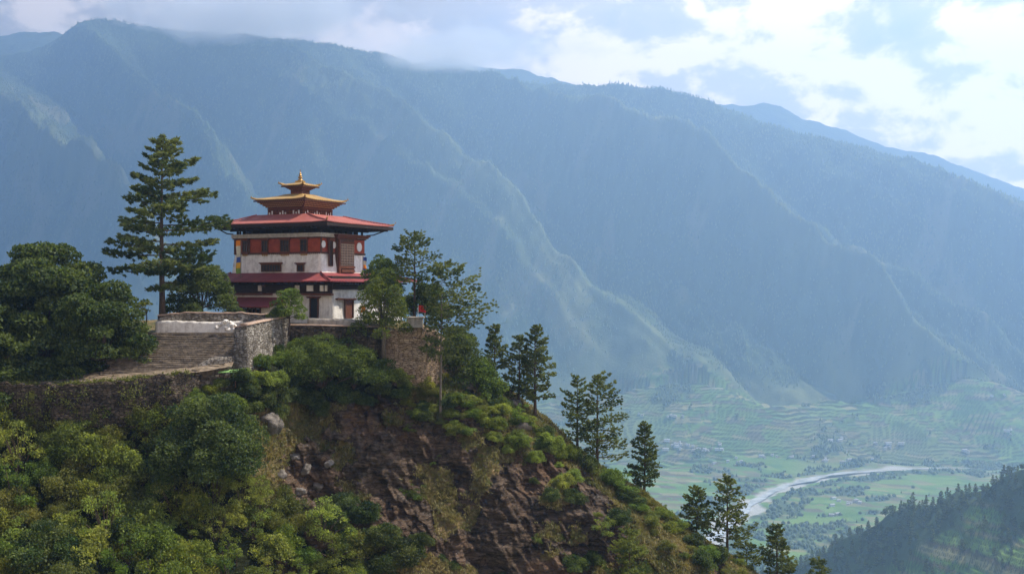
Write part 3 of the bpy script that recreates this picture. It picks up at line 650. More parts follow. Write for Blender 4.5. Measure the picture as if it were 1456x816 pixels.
# ------------------------------------------------------------------ terrace walls and stairs
def wall_mesh(name, path, mat, thick, label, cat='wall', top_noise=0.12, res=0.28, seed=1, batter=0.08, coping=None, surf=0.06):
    """path: list of (x, y, z_bottom, z_top); an irregular solid wall along it"""
    root = empty(name, (path[0][0], path[0][1], path[0][2]), 0, label, cat)
    o = Vector(root.location); P = [Vector(p[:2]+(0,)) for p in path]; L_ = [0]
    for i in range(1, len(P)): L_.append(L_[-1]+(P[i]-P[i-1]).length)
    nu = max(4, int(L_[-1]/res)); s = np.linspace(0, L_[-1], nu); arr = np.array(path, float)
    x, y, zb, zt = (np.interp(s, L_, arr[:, k]) for k in range(4)); zt = zt+top_noise*fbm(s/1.4+seed, seed, 0, 4)
    d = np.gradient(np.stack([x, y], -1), axis=0); d /= np.linalg.norm(d, axis=1)[:, None]+1e-9; nx, ny = d[:, 1], -d[:, 0]   # outward: right-hand side of the path
    nz = max(3, int((zt-zb).max()/res)); W = []
    for k in range(nz+1):
        f = k/nz; z = zb+(zt-zb)*f; off = (1-f)*batter*(zt-zb)+surf*fbm(s/0.6+seed, z/0.4, seed, 3)
        W.append(np.stack([x+nx*off, y+ny*off, z], -1))
    W.append(np.stack([x-nx*thick, y-ny*thick, zt], -1)); W.append(np.stack([x-nx*thick, y-ny*thick, zb], -1))
    W = np.stack(W, 1)-np.array(o); V = W.reshape(-1, 3); f = grid_faces(nu, nz+3)
    i = np.arange(nu*(nz+3)).reshape(nu, nz+3)
    caps = []
    for r in (i[0], i[-1]):
        for k in range(nz): caps.append([r[k], r[k+1], r[-2], r[-1]])
    np_mesh('wall_face', V, [f, np.array(caps)], mat, root)
    if coping:
        nx_, ny_ = nx, ny; a = 0.12; zc = zt+0.01
        Q = np.stack([np.stack([x+nx*a, y+ny*a, zc], -1), np.stack([x+nx*a, y+ny*a, zc+0.13+0.03*fbm(s/0.5, seed, 1, 2)], -1),
                      np.stack([x-nx*(thick+a), y-ny*(thick+a), zc+0.15], -1), np.stack([x-nx*(thick+a), y-ny*(thick+a), zc], -1), np.stack([x+nx*a, y+ny*a, zc], -1)], 1)-np.array(o)
        i = np.arange(nu*5).reshape(nu, 5)
        np_mesh('coping', Q.reshape(-1, 3), [grid_faces(nu, 5), np.array([[i[0][3], i[0][2], i[0][1], i[0][0]], [i[-1][0], i[-1][1], i[-1][2], i[-1][3]]])], coping, root)
    return root
def W4(px, py_bot, py_top, Y):
    a = S(px, py_bot, Y); b = S(px, py_top, Y); return (a.x, a.y, a.z, b.z)
# long low parapet in front of the temple, at the head of the stairs
wall_mesh('parapet_wall', [W4(221, 474, 456, 124.8), W4(290, 474, 457, 125.1), W4(345, 476, 457, 125.6)], M['white'], 0.5,
          'low whitewashed wall at the head of the stone stairs', top_noise=0.14, seed=3, surf=0.06)
wall_mesh('parapet_wall', [W4(224, 470, 449, 125.7), W4(262, 470, 445.5, 125.9), W4(345, 470, 446, 126.4), W4(392, 470, 449, 127.6)], M['white_stone'], 0.5,
          'long stained rubble parapet behind the low whitewashed wall', top_noise=0.16, seed=31, surf=0.08, coping=M['coping'])
o_ = wall_mesh('pier_wall', [W4(333, 560, 466, 119.2), W4(350, 560, 463, 118.8), W4(386, 545, 455, 124.5), W4(412, 530, 450, 128)], M['white_stone'], 0.8,
          'whitewashed stair pier and flank wall with sloping brown coping beside the stairs', coping=M['coping'], top_noise=0.05, seed=5)
wall_mesh('stair_foot_wall', [W4(276, 590, 523, 116.6), W4(300, 590, 509, 117.3), W4(333, 590, 506, 118.3)], M['white_stone'], 0.7, 'low pale wall below the foot of the stair pier', seed=8)
wall_mesh('retaining_wall', [W4(-130, 612, 545, 111.2), W4(60, 612, 546, 111.2), W4(75, 610, 549, 110.6), W4(170, 606, 542, 111.4), W4(245, 612, 534, 113.0), W4(285, 612, 528, 115.6)], M['stone_dark'], 1.0,
          'dark rubble stone retaining wall below the path at the left', top_noise=0.35, seed=12, surf=0.22)
wall_mesh('terrace_wall', [W4(412, 502, 463, 127.6), W4(436, 505, 463, 127.8), W4(480, 505, 464, 128.0), W4(524, 505, 465, 128.6), W4(548, 508, 466, 130.5)], M['stone_dark'], 0.6,
          'brown stone terrace wall directly below the temple doors', seed=15, coping=M['coping'], top_noise=0.04)
wall_mesh('balustrade_wall', [W4(437, 466, 452.5, 128.9), W4(480, 466, 453, 129.1), W4(524, 466, 455, 129.7)], M['white_old'], 0.35, 'low patchy white balustrade wall on top of the terrace wall', seed=17, top_noise=0.04)
wall_mesh('buttress_wall', [W4(540, 545, 476, 130.2), W4(562, 548, 468, 129.6), W4(600, 550, 462, 129.8), W4(622, 552, 470, 131.2), W4(640, 545, 490, 134)], M['stone_warm'], 1.2,
          'tall warm brown rubble buttress wall right of the temple terrace', seed=21, top_noise=0.3, surf=0.2)
mb = MB(); p = S(590, 462, 129.6); mb.box(-0.9, 0.9, -0.6, 0.6, -0.3, 0.75); mb.box(-1.05, 1.05, -0.75, 0.75, 0.75, 0.95)
o = mb.build('stone_pillar', M['white_old'], bevel=0.06); o.location = p; tag(o, 'square whitish stone pier on the corner of the buttress wall', 'pier')
# staircase
st_root = empty('staircase', S(255, 525, 116), 0, 'broad worn stone staircase climbing to the temple parapet', 'staircase')
rng = np.random.RandomState(4); V = []; Fq = []; o = Vector(st_root.location)
top, bot = S(255, 473, 124.4), S(255, 531, 115.4); ns = 23
for i in range(ns):
    f = (ns-1-i)/(ns-1); z = top.z+(bot.z-top.z)*i/(ns-1); zn = z-(top.z-bot.z)/(ns-1)-0.6
    y = top.y+(bot.y-top.y)*i/(ns-1); yb = y+0.75
    x0 = ((150+8*math.sin(i*0.8)) - 728)/F*y; x1 = ((334-(max(0, i-15))*7.5)-728)/F*y; nseg = 30; xs = np.linspace(x0, x1, nseg)
    jy = 0.10*fbm(xs/1.1, i*3.3, 0, 3)+0.12*math.sin(i*1.7); jz = 0.055*fbm(xs/1.5, i*5.1, 2, 3)
    b = len(V)
    for k in range(nseg):
        V += [(xs[k]-o.x, y+jy[k]-o.y, zn-o.z), (xs[k]-o.x, y+jy[k]-o.y, z+jz[k]-0.03-o.z), (xs[k]-o.x, y+jy[k]+0.05-o.y, z+jz[k]-o.z), (xs[k]-o.x, yb+0.1-o.y, z+jz[k]+0.01-o.z)]
    for k in range(nseg-1):
        for q in range(3): Fq.append((b+k*4+q, b+(k+1)*4+q, b+(k+1)*4+q+1, b+k*4+q+1))
np_mesh('steps', V, np.array(Fq), M['steps'], st_root)
# dirt landing and path at the foot of the stairs
mb = MB()
pts_f = [S(-120, 548, 112.0), S(60, 547, 112.1), S(170, 543, 112.3), S(250, 535, 113.6), S(330, 522, 117.4)]
pts_b = [S(-120, 528, 121), S(60, 528, 120), S(150, 530, 116.6), S(250, 525, 116.9), S(334, 508, 119)]
uu = np.linspace(0, 4, 120); pf = np.array([[np.interp(uu, range(5), [p[k] for p in pts_f]) for k in range(3)], [np.interp(uu, range(5), [p[k] for p in pts_b]) for k in range(3)]]).transpose(2, 0, 1)
ww = np.linspace(0, 1, 22); G = pf[:, None, 0, :]*(1-ww[None, :, None])+pf[:, None, 1, :]*ww[None, :, None]
G[..., 2] += 0.10*fbm(G[..., 0]/1.5, G[..., 1]/1.5, 2, 4)+0.07
M['path'] = plain('trodden_earth_path', (0.09, 0.065, 0.04), (0.30, 0.23, 0.16), 1.4, 0.95, 0.1, 0.8, 0.1)
tag(np_mesh('path', G.reshape(-1, 3), grid_faces(120, 22), M['path'], smooth_=True), kind='structure')
# stone pile
def rock_obj(name, loc, r, seed, label, mat='rock_grey', sx=1.0, sz=0.7, group=None, cat='rock'):
    rng = np.random.RandomState(seed); bm_n = 14; th = np.linspace(0, np.pi, bm_n); ph = np.linspace(0, 2*np.pi, 20, endpoint=False)
    T_, P_ = np.meshgrid(th, ph, indexing='ij'); d = np.stack([np.sin(T_)*np.cos(P_), np.sin(T_)*np.sin(P_), np.cos(T_)], -1)
    q = 1+0.45*pn(d[..., 0]*1.4+seed, d[..., 1]*1.4, d[..., 2]*1.4)+0.22*pn(d[..., 0]*3.7, d[..., 1]*3.7+seed, d[..., 2]*3.7)
    for _ in range(7):
        nrm = ico_dirs(1, rng)[0]; lim = 0.62+0.2*rng.rand(); dd = (d*nrm).sum(-1)*q; q = np.where(dd > lim, q*lim/np.maximum(dd, 1e-3), q)
    v = d*q[..., None]*r*np.array([sx, 1, sz]); f = []
    for i in range(bm_n-1):
        for k in range(20): f.append((i*20+k, (i+1)*20+k, (i+1)*20+(k+1) % 20, i*20+(k+1) % 20))
    o = np_mesh(name, v.reshape(-1, 3), np.array(f), M[mat]); o.location = loc; o.rotation_euler = (0.2*rng.normal(), 0.2*rng.normal(), rng.rand()*6); return tag(o, label, cat, group)
rng = np.random.RandomState(8)
sp = S(322, 462, 124.0)
for i in range(22):
    a = rng.rand()*6.28; q = rng.rand()**0.6; zz_ = 1.05*(1-q)
    rock_obj('pale_stone', (sp.x+math.cos(a)*1.5*q, sp.y+math.sin(a)*0.55*q, sp.z-0.5+zz_), 0.20+0.12*rng.rand(), 100+i, 'pale whitish stone heaped against the parapet wall beside the pier', 'white', group='pale stones heaped by the parapet', cat='stone')

# ------------------------------------------------------------------ the temple
TH = R(27); ct, stn = math.cos(TH), math.sin(TH)
CX, CY = -22.95, 136.0
T = empty('temple', (CX, CY, 0), -TH, 'three tiered white and red hilltop temple with red roofs and gilded lantern tower', 'temple')
def uf(sx, off=0.0):   # local x on the front face seen at photograph column sx (off = distance the face stands forward)
    k = (sx-728)/F; cx, cy_ = CX-off*stn, CY-off*ct; return -((cx-k*cy_)/(ct+stn*k))
def us(sx, off=0.0):   # local y on the right face
    k = (sx-728)/F; cx, cy_ = CX+off*ct, CY-off*stn; return (k*cy_-cx)/(stn-k*ct)
WU, DU = 13.0, 9.3
def frame_pt(face, u, n, z, x_r=0.0, y_f=0.0):
    return (u, y_f-n, z) if face == 'f' else (x_r+n, u, z)
def fbox(mb, face, u0, u1, n0, n1, z0, z1, x_r=0.0, y_f=0.0):
    if face == 'f': mb.box(u0, u1, y_f-n1, y_f-n0, z0, z1)
    else: mb.box(x_r+n0, x_r+n1, u0, u1, z0, z1)
    return mb
def solid_batter(name, x0, x1, y0, y1, z0, z1, bat, mat, parent, res=0.5, bump=0.05):
    """battered wall block with slightly uneven plaster"""
    P = []; per = [(x0, y0), (x1, y0), (x1, y1), (x0, y1)]; nseg = [int((x1-x0)/res), int((y1-y0)/res)]*2; ring = []
    for i in range(4):
        a, b = per[i], per[(i+1) % 4]
        for k in range(nseg[i]): f = k/nseg[i]; ring.append((a[0]+(b[0]-a[0])*f, a[1]+(b[1]-a[1])*f))
    ring = np.array(ring); cx, cy_ = (x0+x1)/2, (y0+y1)/2; nz = int((z1-z0)/res)+1
    for k in range(nz+1):
        f = k/nz; z = z0+(z1-z0)*f; s = (1-f)*bat; sx = 1+s/((x1-x0)/2); sy = 1+s/((y1-y0)/2)
        X = cx+(ring[:, 0]-cx)*sx; Y = cy_+(ring[:, 1]-cy_)*sy; e = bump*fbm(X, Y, z, 3)
        P.append(np.stack([X+e*np.sign(X-cx)*(np.abs(X-cx) > (x1-x0)/2-0.01), Y+e*np.sign(Y-cy_)*(np.abs(Y-cy_) > (y1-y0)/2-0.01), np.full(len(X), z)], -1))
    P = np.stack(P, 1); n = len(ring); i = np.arange(n*(nz+1)).reshape(n, nz+1); i2 = np.concatenate([i, i[:1]])
    f = np.stack([i2[:-1, :-1], i2[1:, :-1], i2[1:, 1:], i2[:-1, 1:]], -1).reshape(-1, 4)
    top = np.array([[x0, y0, z1], [x1, y0, z1], [x1, y1, z1], [x0, y1, z1]]); b = len(P.reshape(-1, 3))
    return np_mesh(name, np.concatenate([P.reshape(-1, 3), top]), [f, np.array([[b, b+1, b+2, b+3]])], mat, parent)
def hip(mb, x0, x1, y0, y1, z0, X0, X1, Y0, Y1, z1, th=0.16, lift=0.0, n=14):
    """hipped roof skirt from the eave rectangle to an inner rectangle, corners turned up by lift, with a fascia and soffit"""
    def ring(a0, a1, b0, b1, z, lf):
        out = []
        for (ax, ay, bx, by) in ((a0, b0, a1, b0), (a1, b0, a1, b1), (a1, b1, a0, b1), (a0, b1, a0, b0)):
            for k in range(n): f = k/n; e = abs(2*f-1)**5; out.append((ax+(bx-ax)*f, ay+(by-ay)*f, z+lf*e))
        return out
    m = 4*n; rings = []
    for q in (0, 0.33, 0.66, 1.0):
        sag = -0.10*(z1-z0)*math.sin(q*3.14)
        rings.append(ring(x0+(X0-x0)*q, x1+(X1-x1)*q, y0+(Y0-y0)*q, y1+(Y1-y1)*q, z0+(z1-z0)*q+sag, lift*(1-q)**2))
    V = [v for r in rings for v in r]; Fs = []
    for j in range(3):
        for k in range(m): Fs.append((j*m+k, j*m+(k+1) % m, (j+1)*m+(k+1) % m, (j+1)*m+k))
    Fs.append(tuple(3*m+k for k in range(m)))
    lo = [(v[0], v[1], v[2]-th) for v in rings[0]]; b = len(V); V += lo
    for k in range(m): Fs.append((b+k, b+(k+1) % m, (k+1) % m, k))
    b2 = len(V); V += [(X0+(v[0]-(X0+X1)/2)*0, v[1], v[2]) for v in []]
    inn = ring(X0, X1, Y0, Y1, z0-th+0.35*(z1-z0), 0); b2 = len(V); V += inn
    for k in range(m): Fs.append((b2+k, b2+(k+1) % m, b+(k+1) % m, b+k))
    mb.add(V, Fs); return mb
# lower storey
solid_batter('lower_wall', -12.9, 2.6, -1.2, 13.4, -4.3, 0.35, 0.30, M['white'], T, bump=0.07)
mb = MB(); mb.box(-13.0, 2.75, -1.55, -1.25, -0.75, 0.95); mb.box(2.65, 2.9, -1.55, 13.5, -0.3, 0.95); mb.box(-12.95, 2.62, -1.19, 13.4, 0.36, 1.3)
mb.build('timber_frieze', M['timber_dark'], T)  # timber gallery; its dark tone also stands in for the shadow under the eave
mb = MB()
for i in range(27):
    x = -12.9+i*0.6; mb.box(x, x+0.22, -2.7, -1.56, 0.30, 0.50)
for i in range(25):
    y = -1.2+i*0.6; mb.box(2.91, 3.8, y, y+0.22, 0.30, 0.50)
mb.build('eave_joists', M['timber_dark'], T)
mb = MB()   # pale blocks set between the beams under the lower eave
for sx, w in ((425, .6), (443, .9), (460, .5), (372, .5), (466, .3)): fbox(mb, 'f', uf(sx, 1.3)-w/2, uf(sx, 1.3)+w/2, 0.36, 0.5, -0.5, 0.2, y_f=-1.2)
mb.build('plaster_blocks', M['white'], T)
mb = MB(); hip(mb, -14.2, 3.9, -3.4, 16.0, 0.72, -13.35, 0.35, -0.35, 12.6, 1.72, 0.14, 0.05)
lower_roof = mb.build('lower_roof', M['roof_low'], T)
for a, b in (((3.95, -3.45, 0.80), (0.35, -0.35, 1.80)), ((-14.2, -3.4, 0.80), (-13.35, -0.35, 1.80)), ((3.9, 16.0, 0.80), (0.35, 12.6, 1.80))): MB().tube([a, b], 0.09, 6).build('hip_cap', M['roof_low'], lower_roof)
# upper body
solid_batter('upper_wall', -WU, 0, 0, DU, 1.2, 4.15, 0.34, M['white'], T, bump=0.06)
mb = MB(); mb.box(-WU-0.02, 0.02, -0.02, DU+0.02, 4.15, 6.02); mb.build('red_band', M['ochre'], T)
mb = MB(); mb.box(-WU-0.12, 0.12, -0.12, DU+0.12, 4.05, 4.22)
for i in range(44):
    x = -WU+0.05+i*0.3; mb.box(x, x+0.16, -0.2, -0.12, 3.97, 4.12)
for i in range(31):
    y = 0.1+i*0.3; mb.box(0.12, 0.2, y, y+0.16, 3.97, 4.12)
mb.build('band_moulding', M['timber'], T)
M['cornice'] = plain('grey_cornice', (0.30, 0.27, 0.23), (0.55, 0.51, 0.45), 2.5)
mb = MB(); mb.box(-WU-0.32, 0.30, -0.32, DU+0.3, 6.02, 6.50); mb.build('cornice', M['cornice'], T)
mb = MB(); mb.box(-WU-0.20, 0.18, -0.20, DU+0.2, 5.88, 6.02)
for i in range(44):
    x = -WU-0.15+i*0.3; mb.box(x, x+0.15, -0.30, -0.2, 5.88, 6.0)
for i in range(31):
    y = i*0.3; mb.box(0.18, 0.28, y, y+0.15, 5.88, 6.0)
mb.build('cornice_dentils', M['timber'], T)
# open attic
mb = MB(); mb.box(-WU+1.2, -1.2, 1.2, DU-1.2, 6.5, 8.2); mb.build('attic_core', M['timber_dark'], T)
mb = MB()
for i in range(12):
    x = -WU+0.2+i*(WU-0.4)/11
    for y in (0.15, DU-0.35): mb.box(x-0.11, x+0.11, y, y+0.22, 6.5, 7.3)
for i in range(1, 8):
    y = 0.2+i*(DU-0.4)/8
    for x in (-0.35, -WU+0.15): mb.box(x, x+0.22, y-0.11, y+0.11, 6.5, 7.3)
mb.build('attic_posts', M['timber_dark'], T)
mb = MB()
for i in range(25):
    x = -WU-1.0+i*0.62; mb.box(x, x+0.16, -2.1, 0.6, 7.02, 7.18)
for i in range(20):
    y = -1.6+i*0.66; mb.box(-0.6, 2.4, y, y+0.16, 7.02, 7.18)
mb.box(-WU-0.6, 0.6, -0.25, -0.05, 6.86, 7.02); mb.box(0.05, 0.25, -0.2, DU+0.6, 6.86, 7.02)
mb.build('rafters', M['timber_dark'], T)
mb = MB()   # curved brackets holding the eave tips
for (a, b, c) in (((-WU-0.2, -0.1, 6.55), (-WU-0.7, -0.7, 6.62), (-WU-1.1, -1.6, 7.1)), ((0.25, DU+0.1, 6.5), (0.95, DU+0.6, 6.55), (2.0, DU+1.6, 7.1)), ((0.2, -0.2, 6.5), (0.8, -0.9, 6.6), (1.8, -1.6, 7.1))):
    mb.tube([a, b, c], 0.08, 5)
mb.build('bracket', M['timber_dark'], T)
mb = MB()
for sx in (342, 347, 352, 358): MB().lathe(uf(sx), -0.05, [(0.04, 6.5), (0.13, 6.55), (0.16, 6.72), (0.1, 6.86), (0.05, 6.92)], 8).build('jar', M['timber_dark'], T)
# main roof
mb = MB(); hip(mb, -WU-0.75, 2.7, -2.3, DU+2.7, 7.70, -10.4, -2.6, 1.0, 8.3, 8.92, 0.10, 0.12)
main_roof = mb.build('main_roof', M['roof_top'], T)
mb = MB()
e0, e1, f0, f1 = -WU-0.70, 2.65, -2.25, DU+2.65
for (a, b, c, d) in ((e0, e1, f0, f0+0.12), (e0, e1, f1-0.12, f1), (e0, e0+0.12, f0+0.12, f1-0.12), (e1-0.12, e1, f0+0.12, f1-0.12)): mb.box(a, b, c, d, 7.22, 7.59)
mb.box(e0+0.13, e1-0.13, f0+0.13, f1-0.13, 7.19, 7.24)
mb.build('fascia', M['timber_dark'], main_roof)
for a, b in (((2.7, -2.3, 7.84), (-2.6, 1.0, 8.96)), ((-13.75, -2.3, 7.84), (-10.4, 1.0, 8.96)), ((2.7, DU+2.7, 7.84), (-2.6, 8.3, 8.96))): MB().tube([a, ((a[0]+b[0])/2, (a[1]+b[1])/2, (a[2]+b[2])/2-0.08), b], 0.08, 6).build('hip_cap', M['roof_top'], main_roof)
for (x, y) in ((2.7, -2.3), (2.7, DU+2.7), (-13.75, -2.3)):
    mb = MB(); sx, sy = (1 if x > 0 else -1), (1 if y > 5 else -1)
    mb.tube([(x-0.4*sx, y-0.4*sy, 7.85), (x, y, 7.95), (x+0.18*sx, y+0.18*sy, 8.15), (x+0.1*sx, y+0.1*sy, 8.3)], [0.12, 0.1, 0.07, 0.03], 6); mb.build('roof_finial', M['gold'], main_roof)
# lantern storeys. centre of the building
LX, LY = -6.5, 4.65
def lantern(a, b, z0, z1, fl, ra, rb_, rz0, rz1, ia, lift, nm, gallery):
    mb = MB(); mb.box(LX-a, LX+a, LY-b, LY+b, z0, z0+(z1-z0)*0.62); mb.build(nm+'_body', M['carved'], T)
    mb = MB(); zc = z0+(z1-z0)*0.62
    for k in range(4):
        e = fl*(k+1)/4; h = (z1-zc)/4; mb.box(LX-a-e, LX+a+e, LY-b-e, LY+b+e, zc+k*h+0.002*k, zc+(k+1)*h)
    br = mb.build(nm+'_brackets', M['timber_red'], T)
    mb = MB()
    for k in range(4):
        e = fl*(k+1)/4; h = (z1-zc)/4; st_ = 0.30 if gallery else 0.2; za, zb = zc+k*h+0.05, zc+(k+1)*h-0.04
        for i in range(int(2*(a+e)/st_)): x = LX-a-e+0.06+i*st_; mb.box(x, x+st_*0.45, LY-b-e-0.05, LY-b-e-0.004, za, zb)
        for i in range(int(2*(b+e)/st_)): y = LY-b-e+0.06+i*st_; mb.box(LX+a+e+0.004, LX+a+e+0.05, y, y+st_*0.45, za, zb)
    mb.build('dentils', M['paint_gold'], br)
    mb = MB(); hip(mb, LX-ra, LX+ra, LY-rb_, LY+rb_, rz0, LX-ia, LX+ia, LY-ia, LY+ia, rz1, 0.1, lift); rf = mb.build(nm+'_roof', M['roof_gold'], T)
    mb = MB()
    for sx in (-1, 1):
        for sy in (-1, 1):
            p = Vector((LX+sx*ra, LY+sy*rb_, rz0+lift)); d = Vector((sx, sy, 0)).normalized()
            mb.tube([p-d*0.5-Vector((0, 0, 0.06)), p+Vector((0, 0, 0.03)), p+d*0.22+Vector((0, 0, 0.10)), p+d*0.16+Vector((0, 0, 0.32))], [0.10, 0.13, 0.11, 0.03], 6)
    mb.build('roof_finial', M['gold'], rf)
    mb = MB()
    for (x0, x1, y0, y1) in ((LX-ra+.05, LX+ra-.05, LY-rb_+.05, LY-rb_+.2), (LX+ra-.2, LX+ra-.05, LY-rb_+.2, LY+rb_-.05)): mb.box(x0, x1, y0, y1, rz0-0.26, rz0-0.10)
    mb.build('fascia', M['timber'], rf)
    if gallery:
        for face in 'fs':
            mb = MB(); n = 13 if face == 'f' else 12; lo, hi = (LX-a, LX+a) if face == 'f' else (LY-b, LY+b)
            for i in range(n+1):
                u = lo+0.04+(hi-lo-0.14)*i/n; fbox(mb, face, u, u+0.08, 0.02, 0.12, z0+0.15, z0+1.0, LX+a, LY-b)
            fbox(mb, face, lo, hi, 0.02, 0.16, z0+1.0, z0+1.12, LX+a, LY-b); fbox(mb, face, lo, hi, 0.02, 0.16, z0+0.03, z0+0.15, LX+a, LY-b)
            g = mb.build('gallery_rail', M['timber_red'], T)
            mb = MB()
            for i in range(n):
                if (i*7+3) % 5 in (0, 1, 3): 
                    u = lo+0.16+(hi-lo-0.14)*i/n; fbox(mb, face, u, u+0.20, 0.015, 0.05, z0+0.22, z0+0.62+0.2*((i*3) % 2), LX+a, LY-b)
            mb.build('painted_panels', M['white'], g)
lantern(2.75, 2.9, 8.6, 10.6, 0.95, 4.0, 4.3, 10.78, 11.62, 1.2, 0.16, 'lantern', True)
lantern(0.85, 0.85, 11.55, 12.55, 0.6, 1.75, 1.75, 12.72, 13.15, 0.35, 0.16, 'upper_lantern', False)
mb = MB(); mb.box(LX-0.45, LX+0.45, LY-0.45, LY+0.45, 13.12, 13.32)
mb.lathe(LX, LY, [(0.30, 13.30), (0.36, 13.40), (0.24, 13.52), (0.16, 13.60), (0.30, 13.72), (0.26, 13.84), (0.13, 13.92), (0.20, 14.02), (0.10, 14.14), (0.15, 14.24), (0.06, 14.38), (0.03, 14.75)], 12)
mb.build('finial', M['gold'], T, smooth_=False)
# windows
def window(face, u, w, z0, z1, n0, kw, style='tall', curtain=False, name='window'):
    e = empty(name, (0, 0, 0)); e.parent = T
    mb = MB(); fbox(mb, face, u-w/2+0.06, u+w/2-0.06, n0, n0+0.03, z0+0.04, z1-0.04, **kw); mb.build('pane', M['white'] if curtain else M['glass'], e)
    mb = MB(); fr = 0.10
    for (a, b, c, d) in ((u-w/2, u-w/2+fr, z0, z1), (u+w/2-fr, u+w/2, z0, z1), (u-w/2+fr, u+w/2-fr, z0, z0+fr), (u-w/2+fr, u+w/2-fr, z1-fr, z1)): fbox(mb, face, a, b, n0-0.05, n0+0.14, c, d, **kw)
    nm = max(1, int(round(w/0.42)))
    for i in range(1, nm): x = u-w/2+w*i/nm; fbox(mb, face, x-0.03, x+0.03, n0+0.02, n0+0.10, z0+fr, z1-fr, **kw)
    if style == 'tall': fbox(mb, face, u-w/2+fr, u+w/2-fr, n0+0.02, n0+0.095, z0+(z1-z0)*0.62, z0+(z1-z0)*0.62+0.06, **kw)
    mb.build('frame', M['timber'], e)
    mb = MB(); fbox(mb, face, u-w/2-0.10, u+w/2+0.10, n0-0.05, n0+0.22, z1, z1+0.10, **kw); fbox(mb, face, u-w/2-0.2, u+w/2+0.2, n0-0.05, n0+0.32, z1+0.10, z1+0.24, **kw)
    mb.build('lintel', M['timber_red'], e)
    if style == 'tall':
        mb = MB(); fbox(mb, face, u-w/2-0.14, u+w/2+0.14, n0-0.05, n0+0.22, z0-0.12, z0, **kw); fbox(mb, face, u-w/2-0.04, u+w/2+0.04, n0-0.05, n0+0.14, z0-0.26, z0-0.12, **kw)
        mb.build('sill', M['timber_red'], e); mb = MB(); k = int(w/0.26)
        for i in range(k): x = u-w/2+w*(i+0.25)/k; fbox(mb, face, x, x+0.10, n0-0.05, n0+0.12, z0-0.46, z0-0.26, **kw)
        mb.build('sill_brackets', M['paint_gold'], e)
    return e
k0 = dict(x_r=0.0, y_f=0.0)
window('f', uf(349.5), 0.85, 4.3, 5.75, 0.10, k0, curtain=False); window('f', uf(377.5), 0.95, 4.25, 5.72, 0.10, k0)
window('f', uf(406), 1.35, 4.25, 5.72, 0.10, k0); window('f', uf(433), 1.05, 4.25, 5.72, 0.10, k0)
window('f', uf(389), 3.0, 1.85, 2.75, 0.42, k0, 'wide'); window('f', uf(430.5), 1.0, 1.85, 2.68, 0.42, k0, 'wide')
window('s', us(467.5), 0.75, 2.5, 5.6, 0.25, k0, 'wide')
mb = MB()
for a, b in ((uf(355)-0.1, uf(355)+0.1), (uf(366), uf(366)+0.0)): 
    if b > a: fbox(mb, 'f', a, b, 0.03, 0.14, 4.22, 5.88)
for sx in (334.5, 456): fbox(mb, 'f' if sx < 400 else 's', (uf(sx) if sx < 400 else us(sx))-0.12, (uf(sx) if sx < 400 else us(sx))+0.12, 0.03, 0.12, 4.22, 5.88)
mb.build('band_posts', M['timber'], T)
def medallion(face, u, z, r, n=0.06):
    vs = []; m = 20
    for q, (rr, nn) in enumerate(((r, n), (r, n+0.05), (r*0.9, n+0.08))):
        for k in range(m): a = 2*math.pi*k/m; vs.append(frame_pt(face, u+rr*math.cos(a), nn, z+rr*1.05*math.sin(a)))
    fs = [(q*m+k, q*m+(k+1) % m, (q+1)*m+(k+1) % m, (q+1)*m+k) for q in range(2) for k in range(m)]+[tuple(2*m+k for k in range(m))]
    MB().add(vs, fs).build('medallion', M['medal'], T)
M['medal'] = plain('white_plaster_disc', (0.66, 0.64, 0.60), (0.78, 0.76, 0.72), 5)
medallion('s', us(459), 5.12, 0.42); medallion('s', us(474.0), 5.08, 0.40); medallion('s', us(510), 5.0, 0.55)
# timber bay (rabsel) on the right face
u0, u1 = us(480, 0.4), us(503.5, 0.4)
bay = empty('timber_bay'); bay.parent = T
mb = MB(); mb.box(0.03, 0.42, u0, u1, 1.55, 5.9); mb.build('bay_body', M['timber'], bay)
mb = MB(); mb.box(-0.05, 0.82, u0-0.5, u1+2.6, 6.06, 6.22); mb.box(-0.05, 0.65, u0-0.35, u1+0.35, 5.90, 6.05); mb.box(-0.05, 0.97, u0-0.6, u1+2.8, 6.23, 6.42); mb.build('bay_cornice', M['timber_red'], bay)
mb = MB(); w = (u1-u0)
for i in range(9): y = u0+0.55+(w-0.75)*i/8; mb.box(0.43, 0.53, y-0.045, y+0.045, 2.6, 5.3)
for j in range(9): z = 2.65+j*0.32; mb.box(0.435, 0.52, u0+0.5, u1-0.15, z-0.04, z+0.04)
mb.build('lattice', M['lattice'] if 'lattice' in M else M['timber_red'], bay)
mb = MB(); mb.box(0.422, 0.432, u0+0.5, u1-0.15, 2.6, 5.3); mb.build('pane', M['glass'], bay)
mb = MB(); mb.box(0.43, 0.60, u0+0.1, u0+0.42, 1.6, 5.85); mb.box(0.43, 0.55, u0+0.45, u1-0.05, 5.35, 5.5); mb.box(0.43, 0.60, u0+0.45, u1-0.02, 2.30, 2.55); mb.box(0.43, 0.72, u0+0.5, u1-0.3, 1.78, 2.15); mb.box(0.43, 0.51, u0+0.55, u0+0.8, 1.3, 1.78); mb.box(0.43, 0.51, u1-0.7, u1-0.45, 1.3, 1.78)
mb.build('carved_trim', M['timber_red'], bay)
